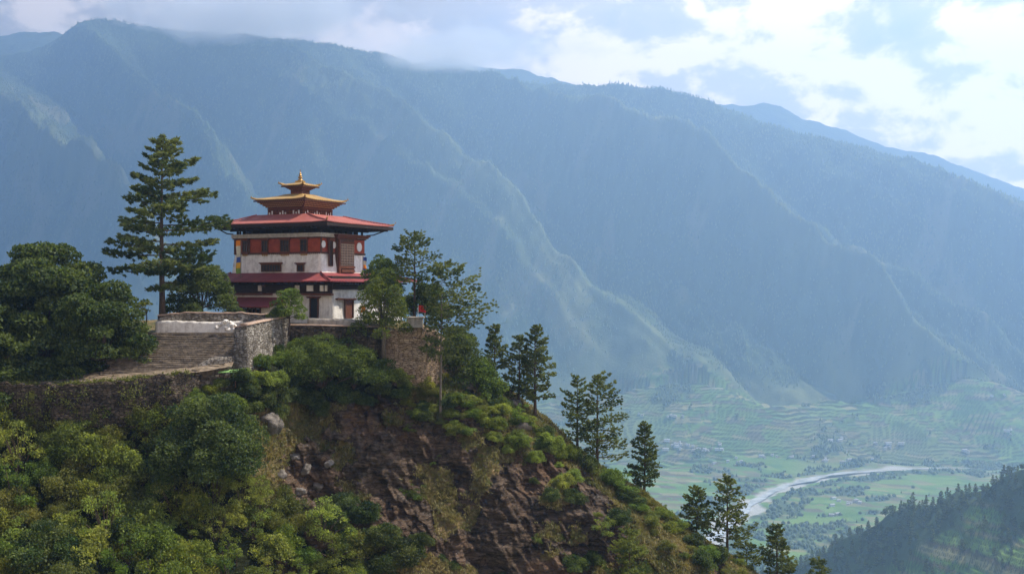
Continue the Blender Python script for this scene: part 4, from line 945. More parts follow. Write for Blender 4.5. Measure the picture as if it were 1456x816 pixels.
# lower storey openings
k1 = dict(x_r=2.6, y_f=-1.2)
def door(face, u, w, z0, z1, n0, mat, kw):
    e = empty('door'); e.parent = T
    mb = MB(); fbox(mb, face, u-w/2, u+w/2, n0, n0+0.04, z0, z1, **kw); mb.build('door_leaf', mat, e)
    mb = MB(); fr = 0.12
    for (a, b, c, d) in ((u-w/2-fr, u-w/2, z0, z1+fr), (u+w/2, u+w/2+fr, z0, z1+fr), (u-w/2, u+w/2, z1, z1+fr)): fbox(mb, face, a, b, n0-0.05, n0+0.16, c, d, **kw)
    mb.build('frame', M['timber'], e)
    mb = MB(); fbox(mb, face, u-w/2-0.45, u+w/2+0.45, n0-0.05, n0+0.35, z1+fr, z1+fr+0.12, **kw); fbox(mb, face, u-w/2-0.3, u+w/2+0.3, n0-0.05, n0+0.25, z1+fr-0.1, z1+fr, **kw)
    for i in range(6): x = u-w/2-0.35+i*(w+0.6)/5; fbox(mb, face, x, x+0.1, n0+0.25, n0+0.34, z1+fr-0.08, z1+fr, **kw)
    mb.build('lintel', M['carved'], e)
GZ = -3.75
door('f', uf(449, 1.2), 1.0, GZ, -1.35, 0.28, M['glass'], k1)
door('s', us(493, 2.6), 1.5, GZ, -1.6, 0.28, M['timber_red'], k1)
mb = MB(); fbox(mb, 's', us(481, 2.6)-0.8, us(481, 2.6)+0.8, 0.05, 0.5, -1.5, -1.32, **k1); mb.build('wall_ledge', M['carved'], T)
window('f', uf(377, 1.2), 0.5, -0.85, 0.0, 0.15, k1, 'wide')
mb = MB(); mb.box(-12.9, -6.0, -1.75, -1.35, -0.98, -0.77); mb.box(-4.5, 2.95, -1.9, -1.35, -0.98, -0.77); mb.build('string_course', M['timber_red'], T)
# annex with its lean-to roof
AX0, AX1 = uf(322, 4.4), uf(383, 4.4)
an = empty('annex'); an.parent = T
mb = MB(); mb.box(AX0, AX1, -4.2, -1.3, -4.2, -2.25); mb.build('annex_wall', M['white'], an)
mb = MB(); a0, a1 = AX0-0.9, AX1+0.5
mb.hexa([(a0, -5.3, -2.42), (a1, -5.3, -2.42), (a1, -1.4, -1.42), (a0, -1.4, -1.42)], [(a0, -5.3, -2.26), (a1, -5.3, -2.26), (a1, -1.4, -1.24), (a0, -1.4, -1.24)]); mb.build('annex_roof', M['roof_low'], an)
mb = MB(); mb.box(AX0+0.1, AX1-1.4, -4.30, -4.21, -3.4, -2.6); mb.build('window_pane', M['glass'], an)
mb = MB()
for i in range(9): x = AX0+0.1+i*(AX1-1.5-AX0)/8; mb.box(x-0.09, x+0.09, -4.42, -4.305, -3.5, -2.5)
mb.box(AX0, AX1-1.25, -4.48, -4.21, -2.5, -2.3); mb.box(AX0, AX1-1.25, -4.46, -4.21, -3.68, -3.5); mb.build('window_posts', M['timber'], an)

# flags and flag posts
def cloth_flag(name, base, hp, cols, w, z0, z1, label, rz=0.0, pole_r=0.045, side=1, cat='flag', polemat='bark_pale'):
    e = empty(name, base, rz, label, cat)
    mb = MB(); mb.tube([(0, 0, -0.3), (0, 0, hp)], pole_r, 6); mb.build('pole', M[polemat], e)
    n = len(cols); nz = 8*n; nx = 8; V = []; idx = []
    for j in range(nz+1):
        for i in range(nx+1):
            f = j/nz; u = i/nx; V.append((side*(pole_r+0.01+w*u*(0.9+0.1*math.sin(f*9))), 0.16*w*math.sin(u*5+f*7)*u+0.1*w*math.sin(f*15)*u, z0+(z1-z0)*f-0.14*w*u*u))
    for j in range(nz): idx += [min(n-1, j//8)]*nx
    np_mesh('cloth', np.array(V), grid_faces(nz+1, nx+1), [M[c] for c in cols], e, mat_idx=idx, smooth_=True)
    return e
for nm, c in (('yellow', (0.75, 0.42, 0.04)), ('cream', (0.62, 0.58, 0.45)), ('blue', (0.05, 0.09, 0.30)), ('greenc', (0.18, 0.28, 0.06)), ('redc', (0.62, 0.04, 0.035)), ('orange', (0.80, 0.26, 0.03))):
    t = NT(nm+'_flag_cloth', 0.9, 0.1); t.col(t.mix(t.rng(t.noise(3, 4), 0.3, 0.7), c, tuple(x*0.75 for x in c))); M['fl_'+nm] = t.m
b = S(342.5, 390, 137.5); cloth_flag('prayer_flag', (b.x, b.y, b.z-0.2), 4.4, ['fl_greenc', 'fl_yellow', 'fl_blue', 'fl_cream', 'fl_cream', 'fl_orange'], 0.55, 0.3, 4.3, 'tall prayer flag of orange, cream, blue and green cloth at the temple left corner', 0.3, side=-1)
b = S(516, 392, 139.5); cloth_flag('prayer_flag', (b.x, b.y, b.z-0.2), 2.6, ['fl_blue', 'fl_orange', 'fl_cream', 'fl_blue'], 0.42, 0.6, 2.5, 'short orange and blue prayer flag hanging by the temple right corner', 0.2)
b = S(594.5, 455, 131); cloth_flag('small_flag', (b.x, b.y, b.z), 1.75, ['fl_redc'], 0.85, 0.95, 1.7, 'small red flag on a white post above the buttress wall', 0.1, polemat='white')
b = S(604, 454, 131.4); mb = MB(); mb.tube([(0, 0, -0.3), (0.03, 0, 1.5)], 0.05, 6); o = mb.build('post', M['white']); o.location = b; tag(o, 'plain white post just right of the small red flag', 'post')
b = S(520.5, 452, 131); cloth_flag('small_flag', (b.x, b.y, b.z), 1.6, ['fl_orange'], 0.6, 0.7, 1.5, 'faded orange flag among the leaves before the temple', 0.0, side=-1, polemat='white')
M['green_paint'] = plain('pale_green_paint', (0.22, 0.42, 0.12), (0.32, 0.50, 0.18), 3)
b = ground_at(325, 541); e = empty('canopy', (b.x, b.y-0.3, b.z), 0, 'low shelter with a flat pale green sheet roof on the slope', 'shelter')
mb = MB(); mb.hexa([(-0.9, -0.5, 0.9), (1.0, -0.5, 0.95), (1.0, 0.6, 1.1), (-0.9, 0.6, 1.05)], [(-0.9, -0.5, 0.98), (1.0, -0.5, 1.03), (1.0, 0.6, 1.18), (-0.9, 0.6, 1.13)]); mb.build('sheet_roof', M['green_paint'], e)
for x in (-0.75, 0.85):
    MB().tube([(x, -0.35, -0.6), (x, -0.35, 0.93)], 0.05, 5).build('leg', M['timber'], e); MB().tube([(x, 0.45, -0.6), (x, 0.45, 1.05)], 0.05, 5).build('leg', M['timber'], e)

# ------------------------------------------------------------------ trees near the temple
pm = 1/F
def at(px, py, Y): return tuple(S(px, py, Y))
pine('pine_tree', at(231, 452, 128), 'tallest pine, spreading dark tree standing alone left of the temple', 20.2, 2, crown0=0.17, rmax=8.4, vn=0.035, nb=56, tufts=52, blade=0.55, shape=0.88, right=0.15, pad=0.27, up=0.03, gaps=0.12, needles=13)
pine('pine_tree', at(589, 452, 132), 'slender layered pine with bare stem just right of the temple roof', 9.6, 5, crown0=0.42, rmax=2.9, nb=26, tufts=26, blade=0.36, shape=0.45, flat_top=0.35, pad=0.35, gaps=0.2)
pine('pine_tree', at(626, 594, 127.5), 'tall leaning pine with pale stem and branches streaming right of the red flag', 17.2, 9, tk=0.55, crown0=0.40, rmax=4.3, nb=40, tufts=30, blade=0.4, shape=0.55, right=0.42, lean=(0.012, 0), bark='bark_pale', pad=0.28, up=0.02)
pine('pine_tree', at(704, 540, 138), 'small pine with tufted top, first below the temple knoll', 6.6, 13, crown0=0.12, rmax=1.9, nb=26, tufts=22, blade=0.36, shape=0.5, flat_top=0.5)
pine('pine_tree', at(737, 575, 137), 'darker left pine of the close pair on the ridge below the temple', 8.2, 14, crown0=0.1, rmax=2.5, nb=34, tufts=24, blade=0.36, shape=0.6, flat_top=0.4)
pine('pine_tree', at(761, 585, 136), 'taller right pine of the close pair on the ridge below the temple', 10.2, 15, crown0=0.12, rmax=2.6, nb=42, tufts=26, blade=0.38, shape=0.62, right=0.15)
pine('pine_tree', at(821, 640, 137.5), 'hazier left pine of the pair halfway down the ridge', 8.8, 18, crown0=0.10, rmax=2.8, nb=30, tufts=22, blade=0.36, shape=0.5, flat_top=0.3, tint=(1.1, 1.1, 1.0))
pine('pine_tree', at(849, 662, 134), 'thin stemmed right pine of the pair halfway down the ridge', 10.6, 19, crown0=0.06, rmax=3.4, nb=42, tufts=24, blade=0.38, shape=0.6, right=0.25)
pine('pine_tree', at(916, 700, 134), 'compact dark conical pine standing free against the terraced valley', 8.2, 23, crown0=0.08, rmax=2.4, nb=46, tufts=26, blade=0.34, shape=0.75, tint=(0.8, 0.85, 0.85))
pine('pine_tree', at(990, 765, 133), 'short round topped pine left of the tall pine before the river', 5.8, 27, crown0=0.15, rmax=1.9, nb=26, tufts=22, blade=0.34, shape=0.45, flat_top=0.55)
pine('pine_tree', at(1034, 800, 131), 'open branched tall pine silhouetted against the river', 9.8, 28, crown0=0.18, rmax=2.9, nb=34, tufts=24, blade=0.38, shape=0.55, flat_top=0.25, gaps=0.25)
pine('pine_tree', at(1062, 818, 134), 'low broad pine just right of the tall pine before the river', 3.8, 29, crown0=0.1, rmax=2.2, nb=18, tufts=20, blade=0.34, shape=0.5)
pine('pine_tree', at(1105, 830, 132), 'rightmost ridge pine near the bottom edge', 6.8, 31, crown0=0.12, rmax=2.3, nb=36, tufts=24, blade=0.35, shape=0.65)
pine('pine_tree', at(1165, 855, 131), 'low pine top poking up at the bottom edge right of the ridge', 4.8, 33, crown0=0.1, rmax=2.2, nb=22, tufts=20, blade=0.34, shape=0.5)
g = ground_at(896, 816); pine('pine_tree', (g.x, g.y-1, g.z-1.6), 'light green bushy pine growing on the cliff at the bottom edge', 6.2, 35, crown0=0.05, rmax=2.5, nb=34, tufts=26, blade=0.34, shape=0.5, flat_top=0.3, tint=(1.35, 1.3, 1.0))
broadleaf('broadleaf_tree', at(66, 545, 121), 'huge dense dark leafed tree filling the left edge above the stone wall', 16.3, 9.6, 9.2, 41, 'leaf_dark', nl=90, size=0.36, per=300, trunk_h=0.25, lobe_r=0.25, ry=7.5, low=-1.0, squash=0.6)
broadleaf('broadleaf_tree', at(140, 540, 118), 'dark drooping tree between the huge tree and the stairs', 11.6, 5.3, 6.2, 42, 'leaf_dark', nl=60, size=0.32, per=330, trunk_h=0.2, lobe_r=0.30, low=-1.0, squash=0.6)
broadleaf('broadleaf_tree', at(-30, 570, 114), 'dark tree cut by the left edge behind the retaining wall', 10.5, 6.0, 5.8, 43, 'leaf_dark', nl=46, size=0.32, per=320, trunk_h=0.2, lobe_r=0.30, low=-1.0, squash=0.6)
broadleaf('broadleaf_tree', at(287, 452, 131), 'dark round tree between the tallest pine and the temple', 6.6, 4.0, 3.4, 44, 'leaf_dark', nl=36, size=0.28, per=340, trunk_h=0.2, low=-1.0)
broadleaf('broadleaf_tree', at(208, 458, 133), 'small bright green tree behind the head of the stairs', 2.9, 1.4, 1.5, 45, 'leaf_bright', nl=10, size=0.2, per=420)
broadleaf('broadleaf_tree', at(411, 470, 126.6), 'small bright tree in front of the temple lower wall', 5.2, 2.0, 2.5, 46, 'leaf_green', nl=24, size=0.2, per=430, trunk_h=0.3, low=-0.9)
broadleaf('broadleaf_tree', at(541, 462, 133), 'round topped tree rising above the lower roof right of the temple', 8.4, 2.4, 2.6, 47, 'leaf_bright', nl=30, low=-0.9, size=0.22, per=400, trunk_h=0.4).children[0].color = (0.62, 0.75, 0.9, 1)
broadleaf('broadleaf_tree', at(545, 505, 129), 'yellow green spindly tree in front of the temple right wall', 10.2, 3.3, 4.3, 48, 'leaf_bright', nl=50, low=-0.9, size=0.21, per=330, trunk_h=0.35, lobe_r=0.33, bark='bark_pale').children[0].color = (0.8, 0.85, 0.9, 1)
broadleaf('broadleaf_tree', at(604, 462, 134), 'dark bushy tree behind the slender layered pine', 5.4, 3.2, 2.7, 49, 'leaf_dark', nl=30, low=-0.9, size=0.24, per=380, trunk_h=0.25)
broadleaf('broadleaf_tree', at(646, 545, 135), 'olive green tree mounded behind the leaning pine stem', 7.2, 4.2, 3.6, 50, 'leaf_olive', nl=44, low=-0.9, size=0.26, per=330, trunk_h=0.2).children[0].color = (0.62, 0.75, 0.8, 1)
broadleaf('broadleaf_tree', at(680, 570, 133), 'broad dark shrub tree on the slope left of the close pine pair', 5.2, 3.2, 2.9, 51, 'leaf_green', nl=34, low=-0.9, size=0.24, per=340, trunk_h=0.2).children[0].color = (0.75, 0.8, 0.8, 1)
g = ground_at(462, 560); broadleaf('spreading_shrub', (g.x, g.y-1.0, g.z-0.6), 'wide flat topped shrub tree under the terrace wall', 7.4, 8.4, 3.4, 52, 'leaf_scrub', nl=120, size=0.17, per=430, trunk_h=0.2, lobe_r=0.36, ry=4.2, cat='shrub', low=-0.6).children[0].color = (0.55, 0.62, 0.65, 1)
g = ground_at(300, 660); broadleaf('broadleaf_tree', (g.x, g.y-1.5, g.z-1.0), 'dark round tree on the slope directly below the stairs', 8.6, 5.4, 4.5, 53, 'leaf_dark', nl=60, low=-1.0, size=0.25, per=360, trunk_h=0.2).children[0].color = (1.0, 1.0, 1.0, 1)

# ------------------------------------------------------------------ shrubs: prototypes copied over the hill
def shrub_mesh(seed, mat, n_l, size, tall, per=3600, sparse=0.0):
    rng = np.random.RandomState(seed); lobes = []
    for _ in range(n_l):
        d = ico_dirs(1, rng)[0]; d[2] = abs(d[2]); q = (0.70+sparse*0.25)*rng.rand()**0.5
        lobes.append((d[0]*q, d[1]*q, 0.12+d[2]*q*tall+0.10, (0.20+0.20*rng.rand())*(1-0.3*sparse)))
    v, f, ti = lobes_crown(rng, lobes, per, size, 0.85, 0.55, cut=-0.5)
    mb = MB()
    for (x, y, z, r) in lobes:
        e = Vector((x, y, z+r*(0.5+0.6*sparse))); mb.tube([(0, 0, -0.15), e*0.5+Vector((0, 0, 0.08)), e], [0.022, 0.014, 0.005], 4, cap=False)
    tv2 = np.array(mb.v); tf2 = np.array(mb.f)+len(v)
    return np_mesh('shrub', np.concatenate([v, tv2]), np.concatenate([f, tf2]), [M[mat], M['bark']], mat_idx=np.concatenate([np.zeros(len(f)), np.ones(len(tf2))]).astype(int), attrs={'tint': ('POINT', 'FLOAT', np.concatenate([ti, np.zeros(len(tv2))]))})
protos = [(shrub_mesh(201+i, m, nl, sz, tl), nm) for i, (m, nl, sz, tl, nm) in enumerate([
    ('leaf_green', 26, 0.066, 1.0, 'fresh green'), ('leaf_scrub', 22, 0.075, 0.75, 'pale green'), ('leaf_olive', 24, 0.062, 0.9, 'olive'),
    ('leaf_olive', 18, 0.055, 0.7, 'yellowish olive'), ('leaf_dark', 24, 0.078, 1.0, 'dark green'), ('leaf_bright', 18, 0.07, 0.8, 'bright yellow green')])]
protos += [(shrub_mesh(231, 'leaf_scrub', 20, 0.06, 1.15, 3000, 1.0), 'airy pale green'), (shrub_mesh(232, 'leaf_green', 18, 0.07, 1.3, 2600, 0.8), 'loose green')]
used = set()
def put_shrub(k, loc, r, rng, where, group, hs=1.0):
    p, nm = protos[k]
    if k in used: o = p.copy(); C.objects.link(o)
    else: o = p; used.add(k)
    loc = (loc[0], loc[1], loc[2]+0.12*r); o.location = loc; o.rotation_euler = (0.12*rng.normal(), 0.12*rng.normal(), rng.rand()*6.28); s = r*rng.uniform(0.9, 1.1); o.scale = (s, s*rng.uniform(0.85, 1.1), s*hs*rng.uniform(0.85, 1.15))
    q = rng.uniform(0.8, 1.3); o.color = (q*rng.uniform(0.9, 1.15), q, q*rng.uniform(0.85, 1.1), 1)
    szn = 'small' if r < 1.3 else ('medium' if r < 2.1 else 'large')
    tag(o, f'{szn} {nm} shrub {where}', 'shrub', group)
rng = np.random.RandomState(77)
# thicket on the lower left slope
def inside_left(x, y):   # the thicket's upper-right limit runs from the stone wall down to the cliff foot
    lim = np.interp(x, [0, 120, 200, 260, 330, 400, 470, 530], [600, 600, 606, 640, 665, 735, 770, 810]); return y > lim
pts = []
tries = 0
while len(pts) < 122 and tries < 9000:
    tries += 1; x = rng.uniform(-60, 540); y = rng.uniform(600, 850)
    if not inside_left(x, y+6): continue
    if all((x-a)**2+((y-b)*1.5)**2 > 29**2 for a, b in pts): pts.append((x, y))
for (x, y) in pts:
    g = ground_at(x, min(y, 840)); r = rng.uniform(1.7, 3.3)
    if y > 840: g = g+Vector((0, -2, -(y-840)/F*105))
    warm = fbm(x/90, y/60, 3, 2)
    k = int(rng.choice(8, p=[.16, .27, .08, .05, .07, .04, .25, .08] if x > 170 or warm < -0.1 else [.08, .16, .25, .19, .06, .05, .15, .06]))
    vert = 'near the bottom edge' if y > 740 else ('in the middle' if y > 670 else 'just under the stone wall'); hor = 'far left' if x < 130 else ('left' if x < 300 else 'right')
    put_shrub(k, (g.x, g.y, g.z-0.25*r), r, rng, f'in the {hor} part of the thicket {vert}'.replace('part of the thicket', 'thicket'), 'shrubs of the thicket on the lower left slope', 1.15)
# scrub along the crest of the ridge to the right
crest = [(560, 560, 900)]
for i in range(78):
    x = rng.uniform(560, 1060); ytop = np.interp(x, [560, 620, 690, 740, 800, 850, 920, 960, 1040, 1130], [545, 548, 560, 590, 625, 668, 706, 735, 795, 840])
    y = ytop+abs(rng.normal())*34+2; r = rng.uniform(0.7, 1.9); g = ground_at(x, min(y, 850))
    k = int(rng.choice(8, p=[.16, .13, .18, .15, .10, .08, .12, .08]))
    where = 'on the green shoulder under the buttress wall' if x < 700 else ('on the ridge below the close pine pair' if x < 800 else ('on the ridge beside the halfway pines' if x < 890 else ('on the ridge beside the dark conical pine' if x < 960 else 'on the foot of the ridge by the river pines')))
    put_shrub(k, (g.x, g.y, g.z-0.2*r), r, rng, where, 'scrub along the descending ridge', 0.85)
for i in range(20):       # dense band on the shoulder
    x = rng.uniform(575, 760); y = rng.uniform(550, 600)+(x-575)*0.22; g = ground_at(x, y); r = rng.uniform(1.1, 2.1)
    put_shrub(int(rng.choice([0, 0, 5, 1, 4])), (g.x, g.y-0.3, g.z-0.2*r), r, rng, 'in the thick band above the bare cliff', 'thick green shrubs above the cliff', 0.75)
# below the terrace, around the pier and under the spreading shrub
for (x, y, r, k) in ((318, 548, 1.3, 4), (345, 540, 1.5, 4), (372, 522, 1.6, 0), (392, 500, 1.5, 4), (405, 520, 1.7, 0), (425, 500, 1.6, 0), (395, 545, 1.6, 1), (360, 560, 1.6, 4), (300, 560, 1.3, 5), (278, 575, 1.9, 0), (262, 600, 2.2, 0), (238, 585, 1.9, 4), (330, 580, 1.8, 0),
                     (505, 545, 2.2, 4), (540, 560, 2.1, 4), (480, 565, 2.4, 4), (440, 572, 2.3, 4), (410, 570, 2.0, 4), (560, 540, 1.7, 1), (380, 575, 1.8, 4), (350, 560, 1.8, 4), (370, 548, 1.8, 1), (395, 560, 1.9, 4), (420, 552, 2.0, 4), (450, 548, 2.0, 4), (500, 570, 1.9, 4), (535, 545, 1.9, 4), (362, 585, 1.6, 4), (350, 535, 1.5, 1), (455, 585, 1.6, 4), (520, 575, 1.6, 4), (400, 590, 1.4, 4), (570, 565, 1.6, 4), (525, 520, 1.5, 1), (545, 520, 1.3, 0), (640, 520, 1.4, 0), (655, 500, 1.5, 2), (630, 540, 1.3, 5), (668, 470, 1.4, 1)):
    g = ground_at(x, y); where = 'beside the foot of the stair pier' if x < 380 else ('at the lower edge of the wide flat topped shrub' if x < 575 else 'between buttress wall and leaning pine')
    put_shrub(k, (g.x, g.y-0.6, g.z-0.25*r), r, rng, where, 'shrubs below the temple terrace')
for i, (x, y, r_) in enumerate(((700, 565, 2.0), (716, 580, 1.7), (735, 600, 1.8), (775, 625, 1.7), (790, 640, 2.1), (812, 655, 1.8), (835, 668, 1.9), (868, 690, 1.8), (885, 705, 2.0), (905, 720, 1.6), (940, 735, 1.8), (965, 755, 1.7), (985, 775, 1.9), (1010, 795, 1.8), (860, 760, 1.9), (880, 745, 1.7), (760, 660, 1.8), (740, 640, 1.9))):
    g = ground_at(x, y); put_shrub((4, 0, 7, 4, 1, 0)[i % 6], (g.x, g.y-0.2, g.z-0.15*r_), r_, rng, 'in the taller bushes of the ridge, '+('upper stretch' if x < 780 else ('middle stretch' if x < 900 else 'lower stretch')), 'taller bushes along the ridge')
# tufts clinging to the cliff
for i in range(22):
    x = rng.uniform(380, 960); lo = np.interp(x, [380, 500, 620, 760, 960], [590, 590, 600, 660, 760]); y = rng.uniform(lo, 850); r = rng.uniform(0.5, 1.5)
    if 520 < x < 600 and 700 < y: r *= 1.6
    g = ground_at(x, min(y, 845)); put_shrub(int(rng.choice([4, 4, 7, 3])), (g.x, g.y+0.5*r, g.z-0.45*r), r, rng, 'on the brown cliff, left part' if x < 560 else ('on the brown cliff, middle part' if x < 760 else 'on the brown cliff, right part'), 'shrubs clinging to the cliff', 0.8)
for (x, y, r) in ((490, 720, 2.0), (520, 740, 2.4), (470, 750, 2.3), (545, 770, 2.6), (500, 780, 2.5), (575, 800, 2.6), (600, 775, 1.8), (540, 815, 2.6), (820, 810, 1.8), (845, 800, 1.6), (800, 690, 1.9), (785, 710, 1.5), (815, 715, 1.7), (700, 625, 1.6), (725, 640, 1.7), (690, 600, 1.6)):
    g = ground_at(x, y); put_shrub(4 if y > 690 else 1, (g.x, g.y-0.2, g.z-0.3*r), r, rng, 'in the dark clump at the foot of the cliff' if x < 650 else 'in the dark hollows of the cliff right side', 'dark shrubs in the hollows of the cliff')
for i, (p, nm) in enumerate(protos):
    if i not in used: bpy.data.objects.remove(p)

# grass and herbs: beyond counting
sel = (Vg > 1.2) & (Vg < 7.1) & (rock < 0.75) & ~((Ug < 590) & (Vg > 6.0)) & (Ug > -150) & (Ug < 1200) & (thick < 0.5)
idx = np.argwhere(sel); rng = np.random.RandomState(9); pick = idx[rng.randint(0, len(idx), 62000)]
c = HP[pick[:, 0], pick[:, 1]]+rng.normal(size=(len(pick), 3))*np.array([0.12, 0.12, 0.02])
keep = (fbm(c[:, 0]/3, c[:, 1]/3, c[:, 2]/3, 3) > -0.25) | (rng.rand(len(c)) < 0.3); c = c[keep]
c = np.repeat(c, 4, 0); c = c+rng.normal(size=c.shape)*np.array([0.10, 0.10, 0.0])+np.array([0, 0, 0.13])
al = np.repeat([[0, 0, 1.0]], len(c), 0)+0.45*ico_dirs(len(c), rng); v, f = leaf_quads(c, 0.42, rng, 0.0, 0.24, al)
M['grass'] = leafmat('hill_grass', (0.065, 0.085, 0.02), (0.30, 0.235, 0.10), 0.3)
tag(np_mesh('grass', v, f, M['grass'], attrs={'tint': ('POINT', 'FLOAT', np.repeat(np.clip(0.5+0.55*fbm(c[:, 0]/4, c[:, 1]/4, c[:, 2]/4, 3)+0.15*rng.normal(size=len(c)), 0, 1), 4))}), 'dry and green grass tufts over the hillside', 'grass', kind='stuff')
# boulders
rng = np.random.RandomState(3)
for i, (x, y, r, lab) in enumerate(((742, 606, 1.1, 'grey slab outcrop on the ridge above the cliff, the largest rock there'), (732, 575, 0.9, 'pale grey rock showing beside the close pine pair'), (388, 600, 1.5, 'grey ribbed rock slab left of the cliff top'),
        (435, 668, 0.6, 'pale grey boulder on the scree at the left of the cliff'), (418, 650, 0.5, 'small brown boulder on the scree'), (450, 690, 0.55, 'grey boulder low on the scree left of the cliff'), (398, 675, 0.7, 'dark boulder just right of the dark round tree'),
        (470, 660, 0.5, 'reddish boulder at the foot of the cliff left part'), (425, 700, 0.6, 'boulder at the lower end of the scree'), (610, 500, 1.0, 'tan rock bulging beside the buttress wall'), (660, 545, 1.2, 'brown rock under the olive tree'))):
    g = ground_at(x, y); rock_obj('boulder', (g.x, g.y+0.2*r, g.z), r, 300+i, lab, 'rock_grey', sx=1.2, sz=0.9)

# ------------------------------------------------------------------ right hill: pines one can tell apart, copied
rng = np.random.RandomState(31); hp = []
for i in range(4):
    mb, v, f, ti = pine_mesh(np.random.RandomState(500+i), 13.0, 0.08, 3.2, 22, 10, 1.5, shape=0.62+0.1*i, needles=4, pad=0.3, gaps=0.05)
    tv_ = np.array(mb.v); tf = [q for q in mb.f if len(q) == 4]; nv = len(v)
    V = np.concatenate([v, tv_]); Ff = np.concatenate([f, np.array(tf)+nv])
    hp.append(np_mesh('pine_tree', V, Ff, [M['needle_hill'] if 'needle_hill' in M else M['needle'], M['bark']], mat_idx=np.concatenate([np.zeros(len(f)), np.ones(len(tf))]).astype(int), attrs={'tint': ('POINT', 'FLOAT', np.concatenate([ti, np.zeros(len(tv_))]))}))
for i in range(2):
    rq = np.random.RandomState(520+i); lobes = [(rq.normal()*1.7, rq.normal()*1.7, 4.5+rq.rand()*4.5, 1.7+rq.rand()) for _ in range(11)]
    v, f, ti = lobes_crown(rq, lobes, 16, 0.95, 0.8, 0.4, cut=-0.6); m2 = MB().tube([(0, 0, -1), (0, 0, 6)], [0.35, 0.15], 5, cap=False)
    hp.append(np_mesh('broadleaf_tree', np.concatenate([v, np.array(m2.v)]), np.concatenate([f, np.array(m2.f)+len(v)]), [M['leaf_dark'], M['bark']], mat_idx=np.concatenate([np.zeros(len(f)), np.ones(len(m2.f))]).astype(int), attrs={'tint': ('POINT', 'FLOAT', np.concatenate([ti, np.zeros(len(m2.v))]))}))
cand = []
X = rng.uniform(180, 760, 60000); Y = rng.uniform(880, 1800, 60000); Z, _, _, Hh = terrain(X, Y)
on = (Hh > -495) & (np.abs(Z-Hh) < 1); cdist = Y-(1230+np.clip(560-X, -400, 600)*1.15)
fr2 = smooth(0, 1, (cdist+95+70*fbm(X/90, Y/90, 1, 3)+np.clip((430-X)*1.2, -25, 200))/25)
on &= (cdist < 14) & (728+X/Y*F < 1475) & (rng.rand(len(X)) < fr2*(0.35+0.65*smooth(-70, -5, cdist))+0.02) & (408-Z*F/Y < 850)
for i in np.argwhere(on)[:, 0]:
    if len(cand) >= 300: break
    if all((X[i]-a)**2+(Y[i]-b)**2 > 6.5**2 for a, b, _ in cand): cand.append((X[i], Y[i], Z[i]))
for i, (x, y, z) in enumerate(cand):
    kq = i if i < 6 else int(rng.choice(6, p=[.22, .2, .2, .14, .12, .12])); o = hp[kq] if i < 6 else hp[kq].copy()
    if i >= 6: C.objects.link(o)
    o.location = (x, y, z-0.4); o.rotation_euler = (0, 0, rng.rand()*6.28); s = rng.uniform(0.6, 1.15); o.scale = (s*1.15, s*1.15, s)
    q = rng.uniform(0.7, 1.05); o.color = (q, q, q, 1); sx = 728+x/y*F
    tag(o, ('small dark pine' if kq < 4 else 'round dark tree')+' in the wood on the far right hill, '+('upper end of its crest' if sx > 1380 else ('middle of its crest' if sx > 1280 else 'lower end of its crest')), 'pine tree' if kq < 4 else 'tree', 'pines of the wood on the far right hill' if kq < 4 else 'round trees of the wood on the far right hill')

# ------------------------------------------------------------------ valley farmhouses
def house_mesh(w, d, h, seed):
    mb = MB(); mb.box(-w/2, w/2, -d/2, d/2, -2, h); n = len(mb.f)
    mb.add([(-w/2-1, -d/2-1, h+0.3), (w/2+1, -d/2-1, h+0.3), (w/2+1, d/2+1, h+0.3), (-w/2-1, d/2+1, h+0.3), (-w/2-1, 0, h+2.4), (w/2+1, 0, h+2.4)], [(0, 1, 5, 4), (2, 3, 4, 5), (0, 4, 3), (1, 2, 5), (3, 2, 1, 0)])
    n2 = len(mb.f)
    for i in range(4): x = -w/2+w*(i+0.5)/4; mb.box(x-0.6, x+0.6, -d/2-0.1, -d/2-0.02, h*0.5, h*0.5+1.6)
    o = mb.build('farmhouse', [M['house_white'], M['house_roof'], M['glass']]); o.data.polygons.foreach_set('material_index', [0]*n+[1]*(n2-n)+[2]*(len(mb.f)-n2)); return o
M['house_white'] = plain('farmhouse_walls', (0.60, 0.58, 0.55), (0.82, 0.80, 0.76), 0.3, bump=0)
M['house_roof'] = plain('farmhouse_roof', (0.20, 0.17, 0.15), (0.55, 0.55, 0.55), 0.08, 0.5, 0.4, bump=0)
HPR = [house_mesh(13, 8, 5.5, 1), house_mesh(18, 9, 6.5, 2), house_mesh(9, 7, 5, 3)]
rng = np.random.RandomState(12)
clusters = [(960, 632, 22, 6, 12, 'village left of the river bend'), (1010, 640, 26, 7, 14, 'village left of the river bend'), (955, 592, 12, 4, 5, 'hamlet on the terraces above the village'), (905, 590, 8, 2, 2, 'hamlet on the terraces above the village'),
            (1045, 655, 20, 5, 7, 'houses by the trees over the river'), (1100, 650, 24, 3, 6, 'houses by the trees over the river'), (1190, 652, 30, 4, 8, 'hamlet beyond the river, centre'), (1265, 632, 22, 4, 7, 'hamlet on the far terraces'),
            (1185, 625, 16, 3, 4, 'hamlet on the far terraces'), (1375, 642, 10, 2, 3, 'farms on the far terraces at the right'), (1205, 714, 26, 4, 9, 'hamlet on the near bank inside the river bend'), (1190, 733, 8, 2, 2, 'hamlet on the near bank inside the river bend'), (1440, 615, 14, 4, 3, 'farms on the far terraces at the right'), (1420, 565, 10, 3, 2, 'farms on the far terraces at the right')]
ys_q = np.linspace(1900, 3900, 900); cnt = 0
